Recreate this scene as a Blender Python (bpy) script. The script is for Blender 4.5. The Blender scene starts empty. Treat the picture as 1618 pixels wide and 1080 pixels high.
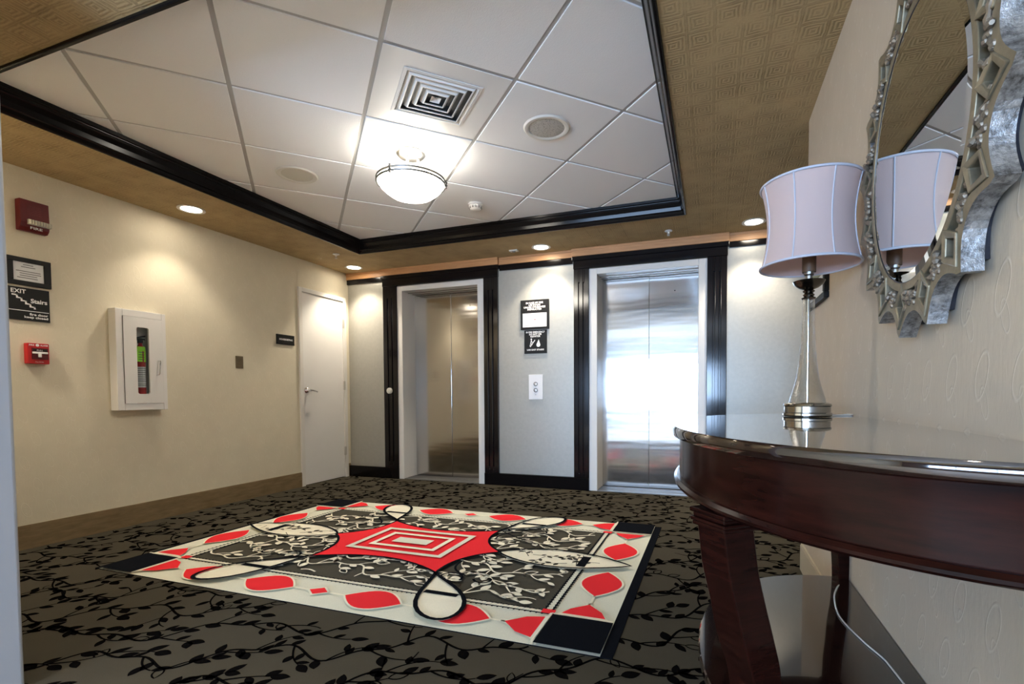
import bpy, bmesh, math, random
from mathutils import Vector, Matrix
sc = bpy.context.scene
COL = sc.collection
PI = math.pi
H = 2.4            # soffit height
HT = 2.512         # underside of the tray tiles
XR = 4.563         # right wall plane

# ------------------------------------------------------------------ materials
MATS = {}
class NT:
    """tiny helper for node expressions"""
    def __init__(s, mat):
        s.n = mat.node_tree.nodes; s.l = mat.node_tree.links
    def new(s, t, **k):
        n = s.n.new(t)
        for a, b in k.items(): setattr(n, a, b)
        return n
    def put(s, sock, v):
        if hasattr(v, 'links') or isinstance(v, bpy.types.NodeSocket): s.l.new(v, sock)
        else: sock.default_value = v
    def m(s, op, a, b=None, c=None):
        n = s.new('ShaderNodeMath', operation=op)
        s.put(n.inputs[0], a)
        if b is not None: s.put(n.inputs[1], b)
        if c is not None: s.put(n.inputs[2], c)
        return n.outputs[0]
    def mix(s, f, a, b):
        n = s.new('ShaderNodeMix', data_type='RGBA')
        s.put(n.inputs[0], f); s.put(n.inputs[6], a); s.put(n.inputs[7], b)
        return n.outputs[2]
    def noise(s, vec, scale, detail=3, rough=.5):
        n = s.new('ShaderNodeTexNoise')
        s.l.new(vec, n.inputs['Vector']); n.inputs['Scale'].default_value = scale
        n.inputs['Detail'].default_value = detail; n.inputs['Roughness'].default_value = rough
        return n.outputs[0]
    def mapping(s, vec, scale):
        n = s.new('ShaderNodeMapping'); s.l.new(vec, n.inputs[0]); n.inputs['Scale'].default_value = scale
        return n.outputs[0]
    def bump(s, h, strength, dist=.01):
        n = s.new('ShaderNodeBump'); n.inputs['Strength'].default_value = strength
        n.inputs['Distance'].default_value = dist; s.l.new(h, n.inputs['Height'])
        return n.outputs[0]

def c4(c): return (c[0], c[1], c[2], 1)
def mul(c, k): return (min(1, c[0]*k), min(1, c[1]*k), min(1, c[2]*k))

def mat(name, col, rough=.5, metal=0, coat=0, var=0, vscale=8, stretch=(1,1,1), bump=0, bscale=60,
        emit=None, estr=0, trans=0, ior=1.45, fn=None, spec=None, sheen=0, aniso=0, coatrough=.05):
    if name in MATS: return MATS[name]
    m = bpy.data.materials.new(name); m.use_nodes = True
    b = m.node_tree.nodes['Principled BSDF']; t = NT(m)
    b.inputs['Base Color'].default_value = c4(col); b.inputs['Roughness'].default_value = rough
    b.inputs['Metallic'].default_value = metal; b.inputs['Coat Weight'].default_value = coat
    b.inputs['Coat Roughness'].default_value = coatrough
    b.inputs['Transmission Weight'].default_value = trans; b.inputs['IOR'].default_value = ior
    if spec is not None: b.inputs['Specular IOR Level'].default_value = spec
    if sheen: b.inputs['Sheen Weight'].default_value = sheen
    if aniso: b.inputs['Anisotropic'].default_value = aniso
    if emit: b.inputs['Emission Color'].default_value = c4(emit); b.inputs['Emission Strength'].default_value = estr
    tc = t.new('ShaderNodeTexCoord').outputs['Object']
    if var:
        f = t.noise(t.mapping(tc, stretch), vscale, 4, .6)
        f = t.m('MULTIPLY_ADD', f, 2.2, -.6); 
        n = f.node; n.use_clamp = True
        t.put(b.inputs['Base Color'], t.mix(f, c4(mul(col, 1-var)), c4(mul(col, 1+var))))
    if bump:
        t.l.new(t.bump(t.noise(t.mapping(tc, stretch), bscale, 3), bump, .004), b.inputs['Normal'])
    if fn: fn(t, b, tc)
    MATS[name] = m
    return m

def sep(t, v):
    n = t.new('ShaderNodeSeparateXYZ'); t.l.new(v, n.inputs[0]); return n.outputs

def soffit_fn(t, b, tc):
    x, y, z = sep(t, tc)
    wob = t.noise(tc, 14, 3, .6)
    cell = .105
    def fr(a, k): 
        return t.m('ABSOLUTE', t.m('SUBTRACT', t.m('FRACT', t.m('ADD', t.m('DIVIDE', a, cell), t.m('MULTIPLY', wob, k))), .5))
    d = t.m('MAXIMUM', fr(x, .16), fr(y, -.16))
    ring = t.m('MULTIPLY_ADD', t.m('SINE', t.m('MULTIPLY', d, 2*PI*7)), .5, .5)
    big = t.m('MULTIPLY_ADD', t.noise(tc, 5, 4, .65), 3.2, -1.1); big.node.use_clamp = True
    fine = t.noise(t.mapping(tc, (1, 5, 1)), 70, 3, .7)
    hgt = t.m('ADD', t.m('MULTIPLY', t.m('MULTIPLY', ring, big), .8), t.m('MULTIPLY', fine, .5))
    c1 = t.mix(t.m('MULTIPLY', t.m('MULTIPLY', ring, big), .8), c4((.47, .35, .185)), c4((.20, .14, .065)))
    c2 = t.mix(t.m('MULTIPLY', t.m('POWER', fine, 3), 1.2), c1, c4((.56, .44, .26)))
    t.put(b.inputs['Base Color'], c2)
    t.l.new(t.bump(hgt, .5, .004), b.inputs['Normal'])

def loops_fn(axis, base, line, amt):
    def fn(t, b, tc):
        s = sep(t, tc); u0 = s[axis]; v0 = s[2]
        wob = t.noise(tc, 9, 2)
        row = t.m('FLOOR', t.m('DIVIDE', v0, .15))
        u = t.m('SUBTRACT', t.m('FRACT', t.m('ADD', t.m('DIVIDE', u0, .125), t.m('MULTIPLY', row, .5))), .5)
        v = t.m('SUBTRACT', t.m('FRACT', t.m('DIVIDE', v0, .15)), .5)
        out = None
        for (du, dv, ru, rv, k) in ((.05, .13, .17, .30, .3), (-.04, -.2, .10, .20, -.3)):
            a = t.m('ADD', t.m('SUBTRACT', u, du), t.m('MULTIPLY', t.m('SUBTRACT', v, dv), k))
            a = t.m('DIVIDE', a, ru); c = t.m('DIVIDE', t.m('SUBTRACT', v, dv), rv)
            r = t.m('SQRT', t.m('ADD', t.m('MULTIPLY', a, a), t.m('MULTIPLY', c, c)))
            r = t.m('ABSOLUTE', t.m('SUBTRACT', r, t.m('MULTIPLY_ADD', wob, .3, .85)))
            r = t.m('SUBTRACT', 1, t.m('DIVIDE', r, .12)); r.node.use_clamp = True
            out = r if out is None else t.m('MAXIMUM', out, r)
        fine = t.noise(t.mapping(tc, (1, 1, .25)), 90, 3, .7)
        blot = t.noise(tc, 6, 3, .6)
        f = t.m('MULTIPLY', out, t.m('MULTIPLY', blot, amt*1.8)); f.node.use_clamp = True
        c1 = t.mix(blot, c4(mul(base, .93)), c4(mul(base, 1.07)))
        c1 = t.mix(t.m('MULTIPLY', fine, .25), c1, c4(mul(base, .8)))
        t.put(b.inputs['Base Color'], t.mix(f, c1, c4(line)))
        t.l.new(t.bump(t.m('ADD', fine, out), .18, .003), b.inputs['Normal'])
    return fn

def carpet_fn(t, b, tc):
    n1 = t.noise(tc, 2.2, 4, .6); n2 = t.noise(tc, 420, 2, .8)
    c = t.mix(n1, c4((.046, .039, .026)), c4((.068, .060, .044)))
    c = t.mix(t.m('MULTIPLY', n2, .6), c, c4((.085, .076, .057)))
    t.put(b.inputs['Base Color'], c)
    t.l.new(t.bump(n2, .6, .004), b.inputs['Normal'])

def pile_fn(c1):
    def fn(t, b, tc):
        n2 = t.noise(tc, 300, 2, .8)
        t.put(b.inputs['Base Color'], t.mix(n2, c4(mul(c1, .8)), c4(mul(c1, 1.15))))
        t.l.new(t.bump(n2, .5, .003), b.inputs['Normal'])
    return fn

def wood_fn(c1, c2, sx, sy, sz, sc_=18):
    def fn(t, b, tc):
        n = t.noise(t.mapping(tc, (sx, sy, sz)), sc_, 6, .65)
        n = t.m('MULTIPLY_ADD', n, 2.4, -.7); n.node.use_clamp = True
        t.put(b.inputs['Base Color'], t.mix(n, c4(c1), c4(c2)))
    return fn

def steel_fn(t, b, tc):
    n = t.noise(t.mapping(tc, (1.2, 1, 90)), 5, 4, .7)
    n2 = t.noise(t.mapping(tc, (.4, 1, 3.2)), 2.2, 2, .5)
    t.put(b.inputs['Roughness'], t.m('MULTIPLY_ADD', n, .08, .09))
    t.l.new(t.bump(t.m('ADD', t.m('MULTIPLY', n, .02), n2), .09, .02), b.inputs['Normal'])

def antique_fn(t, b, tc):
    n = t.noise(tc, 45, 5, .75); n = t.m('MULTIPLY_ADD', n, 3.2, -1.1); n.node.use_clamp = True
    t.put(b.inputs['Base Color'], t.mix(n, c4((.12, .115, .11)), c4((.58, .59, .61))))
    t.put(b.inputs['Roughness'], t.m('MULTIPLY_ADD', n, -.15, .5))
    t.l.new(t.bump(n, .35, .003), b.inputs['Normal'])

hall_floor_m = mat('pale_bounce_floor', (.42,.40,.36), .5, var=.08, vscale=3)
hall_white = mat('bounce_white_paint', (.82,.81,.78), .7)
wall_beige = mat('beige_wallpaper', (.62, .54, .41), .75, fn=loops_fn(1, (.72, .66, .515), (.82, .77, .64), .35))
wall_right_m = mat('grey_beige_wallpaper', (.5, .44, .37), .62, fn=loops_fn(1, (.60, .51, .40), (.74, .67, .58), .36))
white_paint = mat('white_paint', (.80, .79, .77), .38, var=.02, vscale=3)
frame_paint = mat('warm_white_paint', (.76, .74, .70), .35)
soffit_m = mat('gold_brown_wallpaper', (.3, .2, .1), .7, fn=soffit_fn, spec=.15)
tile_m = mat('ceiling_tile_white', (.88, .88, .88), .85, spec=.1, bump=.25, bscale=220)
grid_m = mat('ceiling_grid_white', (.50, .50, .50), .55)
black_m = mat('black_lacquer', (.006,.005,.005), .15, spec=.2, bump=.03, bscale=12)
gloss_m = mat('black_gloss', (.006,.005,.006), .12, spec=.55, bump=.02, bscale=10)
copper_m = mat('orange_wood', (.55, .28, .12), .42, fn=wood_fn((.48, .24, .10), (.62, .34, .16), .6, 6, 10, 6))
silver_m = mat('silver_wallpaper', (.42, .415, .38), .42, metal=.35, var=.05, vscale=30, stretch=(1,1,1), bump=.15, bscale=140)
steel_m = mat('brushed_steel', (.62, .61, .60), .22, metal=1, aniso=.3, fn=steel_fn)
base_m = mat('brown_baseboard', (.23, .16, .085), .5, fn=wood_fn((.17, .115, .055), (.27, .195, .105), 1, 1, 5, 7))
carpet_m = mat('grey_carpet', (.1, .1, .08), .95, fn=carpet_fn, spec=.05)
vine_m = mat('black_carpet_pile', (.006, .005, .005), .95, spec=.0, fn=pile_fn((.004, .0035, .0035)))
chrome_m = mat('chrome', (.75, .75, .76), .12, metal=1)
nickel_m = mat('brushed_nickel', (.55, .53, .50), .28, metal=1)
dark_metal = mat('dark_bronze', (.10, .085, .07), .22, metal=1)
sign_black = mat('sign_black', (.010,.010,.010), .5, spec=.25)
sign_white = mat('sign_white', (.85, .85, .85), .5)
paper_m = mat('paper', (.78, .79, .80), .5)
ink_m = mat('ink_grey', (.10, .10, .11), .6)
red_m = mat('red_plastic', (.46,.010,.012), .4)
deep_red = mat('deep_red_plastic', (.11,.002,.004), .5)
def thin_glass(tint, k, bumpy=0):
    def fn(t, b, tc):
        tr = t.new('ShaderNodeBsdfTransparent'); tr.inputs[0].default_value = c4(tint)
        gl = t.new('ShaderNodeBsdfGlossy'); gl.inputs['Roughness'].default_value = .04
        lw = t.new('ShaderNodeLayerWeight'); lw.inputs['Blend'].default_value = k
        if bumpy:
            nb = t.bump(t.noise(tc, 130, 3), bumpy, .004); t.l.new(nb, gl.inputs['Normal']); t.l.new(nb, lw.inputs['Normal'])
        mx_ = t.new('ShaderNodeMixShader'); t.l.new(lw.outputs['Facing' if bumpy else 'Fresnel'], mx_.inputs[0])
        t.l.new(tr.outputs[0], mx_.inputs[1]); t.l.new(gl.outputs[0], mx_.inputs[2])
        out = [n for n in t.n if n.type == 'OUTPUT_MATERIAL'][0]; t.l.new(mx_.outputs[0], out.inputs[0])
    return fn
glass_m = mat('clear_glass', (.95,.97,.97), .03, fn=thin_glass((.93,.95,.95), .25))
off_white = mat('off_white_plastic', (.72, .70, .64), .45)
grey_plastic = mat('grey_plastic', (.22, .21, .19), .4, metal=.3)

# ------------------------------------------------------------------ mesh builder
class MB:
    def __init__(s): s.v = []; s.f = []; s.mi = []; s.sm = []
    def add(s, vs, fs, mi=0, smooth=False):
        o = len(s.v); s.v += [tuple(v) for v in vs]
        for f in fs: s.f.append([i+o for i in f]); s.mi.append(mi); s.sm.append(smooth)
        return s
    def box(s, x0, x1, y0, y1, z0, z1, mi=0):
        return s.add([(x0,y0,z0),(x1,y0,z0),(x1,y1,z0),(x0,y1,z0),(x0,y0,z1),(x1,y0,z1),(x1,y1,z1),(x0,y1,z1)],
              [(0,3,2,1),(4,5,6,7),(0,1,5,4),(1,2,6,5),(2,3,7,6),(3,0,4,7)], mi)
    def obox(s, c, ax, ay, az, hx, hy, hz, mi=0):
        c, ax, ay, az = map(Vector, (c, ax, ay, az)); vs = []
        for dz in (-1,1):
            for dx, dy in ((-1,-1),(1,-1),(1,1),(-1,1)): vs.append(c+ax*hx*dx+ay*hy*dy+az*hz*dz)
        return s.add(vs, [(0,3,2,1),(4,5,6,7),(0,1,5,4),(1,2,6,5),(2,3,7,6),(3,0,4,7)], mi)
    def lathe(s, prof, c=(0,0,0), n=32, mi=0, axis='z', smooth=True, cap=True, fn=None):
        """prof: list of (r, h). axis: direction of h"""
        vs = []; c = Vector(c)
        for r, h in prof:
            for k in range(n):
                a = 2*PI*k/n; p, q = r*math.cos(a), r*math.sin(a)
                if axis == 'z': v = (p, q, h)
                elif axis == 'x': v = (h, p, q)
                else: v = (p, h, q)
                vs.append(c+Vector(v))
        fs = []
        for i in range(len(prof)-1):
            for k in range(n):
                fs.append((i*n+k, i*n+(k+1)%n, (i+1)*n+(k+1)%n, (i+1)*n+k))
        if cap:
            if prof[0][0] > 1e-6: fs.append(tuple(range(n-1, -1, -1)))
            if prof[-1][0] > 1e-6: fs.append(tuple((len(prof)-1)*n+k for k in range(n)))
        return s.add(vs, fs, mi, smooth)
    def tube(s, pts, r, n=10, mi=0, closed=False, smooth=True):
        pts = [Vector(p) for p in pts]; N = len(pts); rs = r if isinstance(r, (list, tuple)) else [r]*N
        vs = []; up = None
        for i, p in enumerate(pts):
            a = pts[(i+1) % N] if (closed or i < N-1) else p; b = pts[i-1] if (closed or i > 0) else p
            d = (a-b).normalized()
            if up is None:
                up = Vector((0,0,1)) if abs(d.z) < .9 else Vector((1,0,0))
            e = up.cross(d); e.normalize(); up = d.cross(e).normalized()
            for k in range(n):
                t = 2*PI*k/n; vs.append(p+(e*math.cos(t)+up*math.sin(t))*rs[i])
        fs = []
        for i in range(N if closed else N-1):
            j = (i+1) % N
            for k in range(n): fs.append((i*n+k, i*n+(k+1)%n, j*n+(k+1)%n, j*n+k))
        if not closed: fs += [tuple(range(n-1,-1,-1)), tuple((N-1)*n+k for k in range(n))]
        return s.add(vs, fs, mi, smooth)
    def prism(s, poly, h0, h1, axis='z', mi=0, smooth=False):
        """poly in 2D; axis z:(x,y) x:(y,z) y:(x,z)"""
        n = len(poly)
        def P(p, h): return (p[0],p[1],h) if axis=='z' else ((h,p[0],p[1]) if axis=='x' else (p[0],h,p[1]))
        vs = [P(p,h0) for p in poly]+[P(p,h1) for p in poly]
        fs = [tuple(range(n-1,-1,-1)), tuple(range(n,2*n))]
        s.add(vs, fs, mi, False)
        o = len(s.v)-2*n
        for k in range(n): s.f.append([o+k, o+(k+1)%n, o+n+(k+1)%n, o+n+k]); s.mi.append(mi); s.sm.append(smooth)
        return s
    def flat(s, poly, z, mi=0):
        n = len(poly)
        a = sum(poly[i][0]*poly[(i+1)%n][1]-poly[(i+1)%n][0]*poly[i][1] for i in range(n))
        if a < 0: poly = poly[::-1]
        return s.add([(p[0],p[1],z) for p in poly], [tuple(range(n))], mi)
    def ribbon(s, pts, w, z, mi=0, closed=False):
        N = len(pts); L = []; R = []
        for i, p in enumerate(pts):
            a = pts[(i+1)%N] if (closed or i < N-1) else p; b = pts[i-1] if (closed or i > 0) else p
            dx, dy = a[0]-b[0], a[1]-b[1]; l = math.hypot(dx, dy) or 1
            ww = w[i] if isinstance(w, (list, tuple)) else w
            L.append((p[0]-dy/l*ww/2, p[1]+dx/l*ww/2, z)); R.append((p[0]+dy/l*ww/2, p[1]-dx/l*ww/2, z))
        fs = [(N+i, N+(i+1)%N, (i+1)%N, i) for i in range(N if closed else N-1)]
        return s.add(L+R, fs, mi)
    def build(s, name, mats, parent=None, bevel=0, fixn=True, seg=2):
        org = Vector(ORG.get(parent.name, (0,0,0))) if parent else Vector()
        me = bpy.data.meshes.new(name)
        me.from_pydata([tuple(Vector(v)-org) for v in s.v], [], s.f)
        for m in (mats if isinstance(mats, (list, tuple)) else [mats]): me.materials.append(m)
        me.polygons.foreach_set('material_index', s.mi); me.polygons.foreach_set('use_smooth', s.sm)
        if fixn:
            bm = bmesh.new(); bm.from_mesh(me); bmesh.ops.recalc_face_normals(bm, faces=bm.faces)
            if any(s.sm):
                for e in bm.edges:
                    if len(e.link_faces) == 2 and e.calc_face_angle(0) > .62: e.smooth = False
            bm.to_mesh(me); bm.free()
        me.update()
        o = bpy.data.objects.new(name, me); COL.objects.link(o)
        if parent: o.parent = parent; ORG[o.name] = tuple(org)
        if bevel:
            b = o.modifiers.new('bevel', 'BEVEL'); b.width = bevel; b.segments = seg; b.limit_method = 'ANGLE'; b.angle_limit = .6
        return o
ORG = {}

def thing(name, label, cat, loc, group=None):
    o = bpy.data.objects.new(name, None); COL.objects.link(o); o.location = loc; o.empty_display_size = .05
    o['label'] = label; o['category'] = cat
    if group: o['group'] = group
    ORG[o.name] = tuple(loc); return o
def recenter(o):
    """put a one-mesh thing's origin at its own base"""
    me = o.data; xs = [v.co for v in me.vertices]
    c = Vector(((min(v.x for v in xs)+max(v.x for v in xs))/2, (min(v.y for v in xs)+max(v.y for v in xs))/2, min(v.z for v in xs)))
    me.transform(Matrix.Translation(-c)); o.location = c
def tag(o, label, cat, group=None, move=True):
    o['label'] = label; o['category'] = cat
    if group: o['group'] = group
    if move: recenter(o)
    return o
def struct(o): o['kind'] = 'structure'; return o
def sroot(name, loc=(0,0,0)):
    o = bpy.data.objects.new(name, None); COL.objects.link(o); o.location = loc; ORG[o.name] = tuple(loc); o['kind'] = 'structure'; return o

# text as mesh: written on a plane through c, reading along `right`, facing `nrm`
def text(name, body, c, width, height, right, nrm, m, parent, label=None, bold=0.0, spacing=1.0, align='CENTER'):
    cu = bpy.data.curves.new('lettering', 'FONT'); cu.body = body; cu.align_x = align; cu.space_line = spacing
    cu.offset = bold; cu.resolution_u = 3
    o = bpy.data.objects.new('tmp', cu); COL.objects.link(o)
    dg = bpy.context.evaluated_depsgraph_get(); me = bpy.data.meshes.new_from_object(o.evaluated_get(dg))
    bpy.data.objects.remove(o)
    xs = [v.co.x for v in me.vertices]; ys = [v.co.y for v in me.vertices]
    mx, Mx, my, My = min(xs), max(xs), min(ys), max(ys)
    right = Vector(right); nrm = Vector(nrm); up = nrm.cross(right)
    org = Vector(ORG.get(parent.name, (0,0,0)))
    for v in me.vertices:
        u = ((v.co.x-mx)/(Mx-mx)-.5)*width; w = ((v.co.y-my)/(My-my)-.5)*height
        v.co = Vector(c)+right*u+up*w-org
    me.materials.clear(); me.materials.append(m)
    t = bpy.data.objects.new(name, me); COL.objects.link(t); t.parent = parent; ORG[t.name] = tuple(org)
    if label: t['label'] = label
    return t
YP, XP, YM = (0,1,0), (1,0,0), (0,-1,0)

# ================================================================== THE SETTING
# ---- floor with woven black vines (part of the carpet)
FX0, FX1, FY0, FY1 = -.2, 7.2, -9.1, .45
def leaf(mb, x, y, a, l, w, z, mi, hollow=False):
    n = 7; P = []; c, s_ = math.cos(a), math.sin(a)
    for sg in (1, -1):
        for k in range(n):
            t = k/(n-1) if sg > 0 else 1-k/(n-1)
            if sg < 0 and k in (0, n-1): continue
            d = sg*w*math.sin(PI*t)**.8*(1-.25*t)
            P.append((x+c*l*t-s_*d, y+s_*l*t+c*d))
    if hollow: mb.ribbon(P, w*.32, z, mi, closed=True)
    else: mb.flat(P, z, mi)
def vine(mb, rng, x, y, a, length, lf, sw, inside, z, mi, depth=0, occ=None, curl=None, step=.5):
    """one shoot: a curling stem with alternate leaves, a leaf at its tip and a smaller side shoot"""
    ds = lf*.25; n = int(length/ds); P = [(x,y)]; A = [a]; side = rng.choice((-1,1)); leaves = []; acc = 0
    curl = rng.uniform(-1,1)*2 if curl is None else curl
    for i in range(n):
        a += (curl*(.6+i/n)+rng.uniform(-1,1)*1.2)*ds
        nx, ny = x+math.cos(a)*ds, y+math.sin(a)*ds
        if not inside(nx, ny): break
        x, y = nx, ny; P.append((x,y)); A.append(a); acc += ds
        if acc > lf*step and i > 2: leaves.append((x, y, a+side*rng.uniform(.6,1.05), lf*rng.uniform(.62,1.0))); side = -side; acc = 0
    if len(P) < 4: return
    N = len(P); mb.ribbon(P, [sw*(1-.5*i/N) for i in range(N)], z, mi)
    leaves.append((x, y, a, lf*.95)); put_leaves(mb, rng, leaves, lf, inside, z, mi, occ)
    if depth < 1 and N > 10:
        k = int(N*rng.uniform(.3,.5)); sd = -1 if curl > 0 else 1
        vine(mb, rng, P[k][0], P[k][1], A[k]+sd*rng.uniform(.7,1.0), length*.5, lf*.9, sw*.8, inside, z, mi, 1, occ, sd*rng.uniform(0,3))
def put_leaves(mb, rng, leaves, lf, inside, z, mi, occ):
    c = lf*.36
    for (lx, ly, la, ll) in leaves:
        if not inside(lx+math.cos(la)*ll, ly+math.sin(la)*ll): continue
        if occ is not None:
            ks = [(math.floor((lx+math.cos(la)*ll*t)/c), math.floor((ly+math.sin(la)*ll*t)/c)) for t in (.45,.85)]
            if any(k in occ for k in ks): continue
            occ.update((k, 1) for k in ks)
        leaf(mb, lx, ly, la, ll, ll*rng.uniform(.24,.35), z, mi, hollow=rng.random() < .08)
def trellis(mb, rng, cx, cy, half, ang, pitch, lf, sw, inside, z, mi, occ):
    """long winding stems side by side, each throwing curling shoots to both sides"""
    dx, dy = math.cos(ang), math.sin(ang); ds = lf*.25; rows = int(half/pitch)+1
    for r in range(-rows, rows+1):
        ph, ph2, k1 = rng.uniform(0,6.28), rng.uniform(0,6.28), 2*PI/(pitch*rng.uniform(2.6,3.4))
        P = []; side = 1; acc = accb = 0; leaves = []; starts = []
        n = int(2*half/ds)
        def fl_(P): 
            if len(P) > 4: mb.ribbon(P, sw, z, mi)
        for i in range(n):
            t = -half+i*ds; o = r*pitch+pitch*(.26*math.sin(k1*t+ph)+.12*math.sin(2.3*k1*t+ph2))
            do = pitch*(.26*k1*math.cos(k1*t+ph)+.12*2.3*k1*math.cos(2.3*k1*t+ph2)); a = ang+math.atan(do)
            x, y = cx+dx*t-dy*o, cy+dy*t+dx*o
            if not inside(x, y): fl_(P); P = []; continue
            P.append((x,y)); acc += ds; accb += ds
            if accb > pitch*.62*rng.uniform(.85,1.15): starts.append((x,y,a,side)); side = -side; accb = 0; acc = 0
            elif acc > lf*.6: leaves.append((x, y, a-side*rng.uniform(.55,1.0), lf*rng.uniform(.65,1.0))); acc = 0
        fl_(P); put_leaves(mb, rng, leaves, lf, inside, z, mi, occ)
        for x, y, a, sd in starts:
            vine(mb, rng, x, y, a+sd*rng.uniform(.75,1.05), pitch*rng.uniform(.62,.95), lf, sw*.85, inside, z, mi, 0, occ, -sd*rng.uniform(.8,4.5)/pitch*.3)
fl = MB(); fl.box(FX0, FX1, FY0, FY1, -.1, 0)
rng = random.Random(11); occ = {}
RX, RY = 2.29, -2.145
def ins_floor(x, y):
    if not (.03 < x < 6.9 and -5.2 < y < -.02): return False
    if x > XR-.03 and y < -1.86: return False
    return not (RX-1.44 < x < RX+1.44 and RY-.93 < y < RY+.93)
trellis(fl, rng, 3.4, -2.6, 5.2, .42, .215, .078, .011, ins_floor, .0012, 1, occ)
floor = struct(fl.build('floor', [carpet_m, vine_m], fixn=False))
s = MB(); s.box(0, XR-.012, -9.0, -5.3, 0, .004); s.build('hall_bounce_floor', hall_floor_m, floor)  # unseen pale floor, added to bounce light up to the lobby ceiling

# ---- ceiling: soffit with the tray, tiles and their grid
ceil = sroot('ceiling')
TX0, TX1, TY0, TY1 = .72, 3.885, -3.54, -.675
s = MB()
s.box(FX0, TX0, FY0, FY1, H, H+.25); s.box(TX1, FX1, FY0, FY1, H, H+.25)
s.box(TX0, TX1, FY0, TY0, H, H+.25); s.box(TX0, TX1, TY1, FY1, H, H+.25)
s.build('soffit', soffit_m, ceil)
s = MB(); s.box(0, XR, -7.3, -5.2, H-.012, H-.001); s.build('hall_bounce_ceiling', hall_white, ceil)  # unseen white ceiling band, added to throw light back into the lobby
s = MB(); s.box(TX0, TX1, TY0, TY1, HT+.0125, HT+.1); s.build('tray_backing', grid_m, ceil)
T = .6405; GX, GY = 2.714, -3.878; Q = T*math.sqrt(.5)
def node(i, j): return (GX+Q*(i-j), GY+Q*(i+j))
def clip(poly, x0, x1, y0, y1):
    for ax, val, sg in ((0,x0,1),(0,x1,-1),(1,y0,1),(1,y1,-1)):
        out = []
        for k in range(len(poly)):
            a, b = poly[k-1], poly[k]; da, db = (a[ax]-val)*sg, (b[ax]-val)*sg
            if (da >= 0) != (db >= 0):
                t = da/(da-db); out.append((a[0]+(b[0]-a[0])*t, a[1]+(b[1]-a[1])*t))
            if db >= 0: out.append(b)
        poly = out
        if len(poly) < 3: return []
    return poly
gap = .022
tiles = []
VENT_TILE, LAMP_TILE = (1,1), (1,2)
s = MB()
for i in range(-7, 9):
    for j in range(-7, 9):
        cx, cy = GX+Q*(i-j), GY+Q*(i+j+1)
        h = Q-gap*math.sqrt(2)*.5*1.0
        p = clip([(cx-h,cy),(cx,cy-h),(cx+h,cy),(cx,cy+h)], TX0+.04, TX1-.04, TY0+.04, TY1-.04)
        if len(p) < 3: continue
        ar = abs(sum(p[k][0]*p[(k+1)%len(p)][1]-p[(k+1)%len(p)][0]*p[k][1] for k in range(len(p))))/2
        if ar < .004: continue
        if (i, j) == VENT_TILE: continue
        t = MB(); t.prism(p, HT, HT+.011); t.build('ceiling_tile', tile_m, ceil, bevel=.0015, seg=1)
# T bars
s = MB()
for fam in (0, 1):
    for k in range(-8, 10):
        if fam == 0: a, b = node(k, -9), node(k, 9)
        else: a, b = node(-9, k), node(9, k)
        dx, dy = b[0]-a[0], b[1]-a[1]; l = math.hypot(dx, dy); nx, ny = -dy/l*.011, dx/l*.011
        p = clip([(a[0]+nx,a[1]+ny),(a[0]-nx,a[1]-ny),(b[0]-nx,b[1]-ny),(b[0]+nx,b[1]+ny)], TX0+.04, TX1-.04, TY0+.04, TY1-.04)
        if len(p) >= 3: s.prism(p, HT+.006+fam*.0004, HT+.014)
s.build('ceiling_grid', grid_m, ceil)

# ---- black tray moulding: profile swept round the rectangle
prof = [(-.004,H+.001),(-.004,H-.010),(.0,H-.014),(.012,H-.014),(.018,H-.006),(.026,H+.012),(.034,H+.018),(.04,H+.045),(.052,H+.07),(.056,H+.075),(.056,H+.088),(.066,H+.092),(.07,H+.1125)]
s = MB(); rings = []
for (u, z) in prof:
    rings.append([(TX0+u,TY0+u,z),(TX1-u,TY0+u,z),(TX1-u,TY1-u,z),(TX0+u,TY1-u,z)])
vs = [p for r in rings for p in r]; fs = []
for i in range(len(prof)-1):
    for k in range(4): fs.append((i*4+k, i*4+(k+1)%4, (i+1)*4+(k+1)%4, (i+1)*4+k))
s.add(vs, fs); struct(s.build('trim_1', black_m, bevel=.002))

# ---- left wall
D0, D1, DZ = -.77, -.062, 2.105           # outer edges of the housekeeping door frame
s = MB()
s.box(-.15, 0, -4.02, D0+.004, 0, H); s.box(-.15, 0, D1-.004, .0, 0, H); s.box(-.15, 0, D0, D1, DZ-.004, H); s.box(-.2, -.15, FY0, .45, 0, H); s.box(-.15,0,FY0,-4.02,0,H)
struct(s.build('wall_left', wall_beige))
s = MB(); s.box(0, .014, -3.893, D0, 0, .145); s.box(0, .011, -3.893, D0, .145, .152); s.box(0, .014, D1, -.018, 0, .145); s.box(0, .011, D1, -.018, .145, .152)
struct(s.build('baseboard_left', base_m))

# ---- door 1 : housekeeping
d = sroot('door_1', (0, (D0+D1)/2, 0))
s = MB(); s.box(-.11, .02, D0, D0+.045, 0, DZ); s.box(-.11, .02, D1-.045, D1, 0, DZ); s.box(-.11, .02, D0+.045, D1-.045, DZ-.045, DZ)
s.build('door_frame', frame_paint, d, bevel=.003)
s = MB(); s.box(-.04, .004, D0+.048, D1-.048, .008, DZ-.048); s.build('door_leaf', white_paint, d, bevel=.002)
for z in (.31, 1.08, 1.80):
    s = MB(); s.box(.002, .022, D1-.052, D1-.034, z-.05, z+.05); s.lathe([(.007,-.052),(.007,.052)], (.014, D1-.044, z), 12)
    s.build('hinge', nickel_m, d)
hd = MB(); hd.lathe([(.0,.0),(.033,.0),(.034,.006),(.024,.022),(.014,.03),(.013,.055),(.0,.056)], (.004,-.675,1.02), 24, axis='x'); 
hd = hd.build('lever_handle', chrome_m, d)
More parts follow.
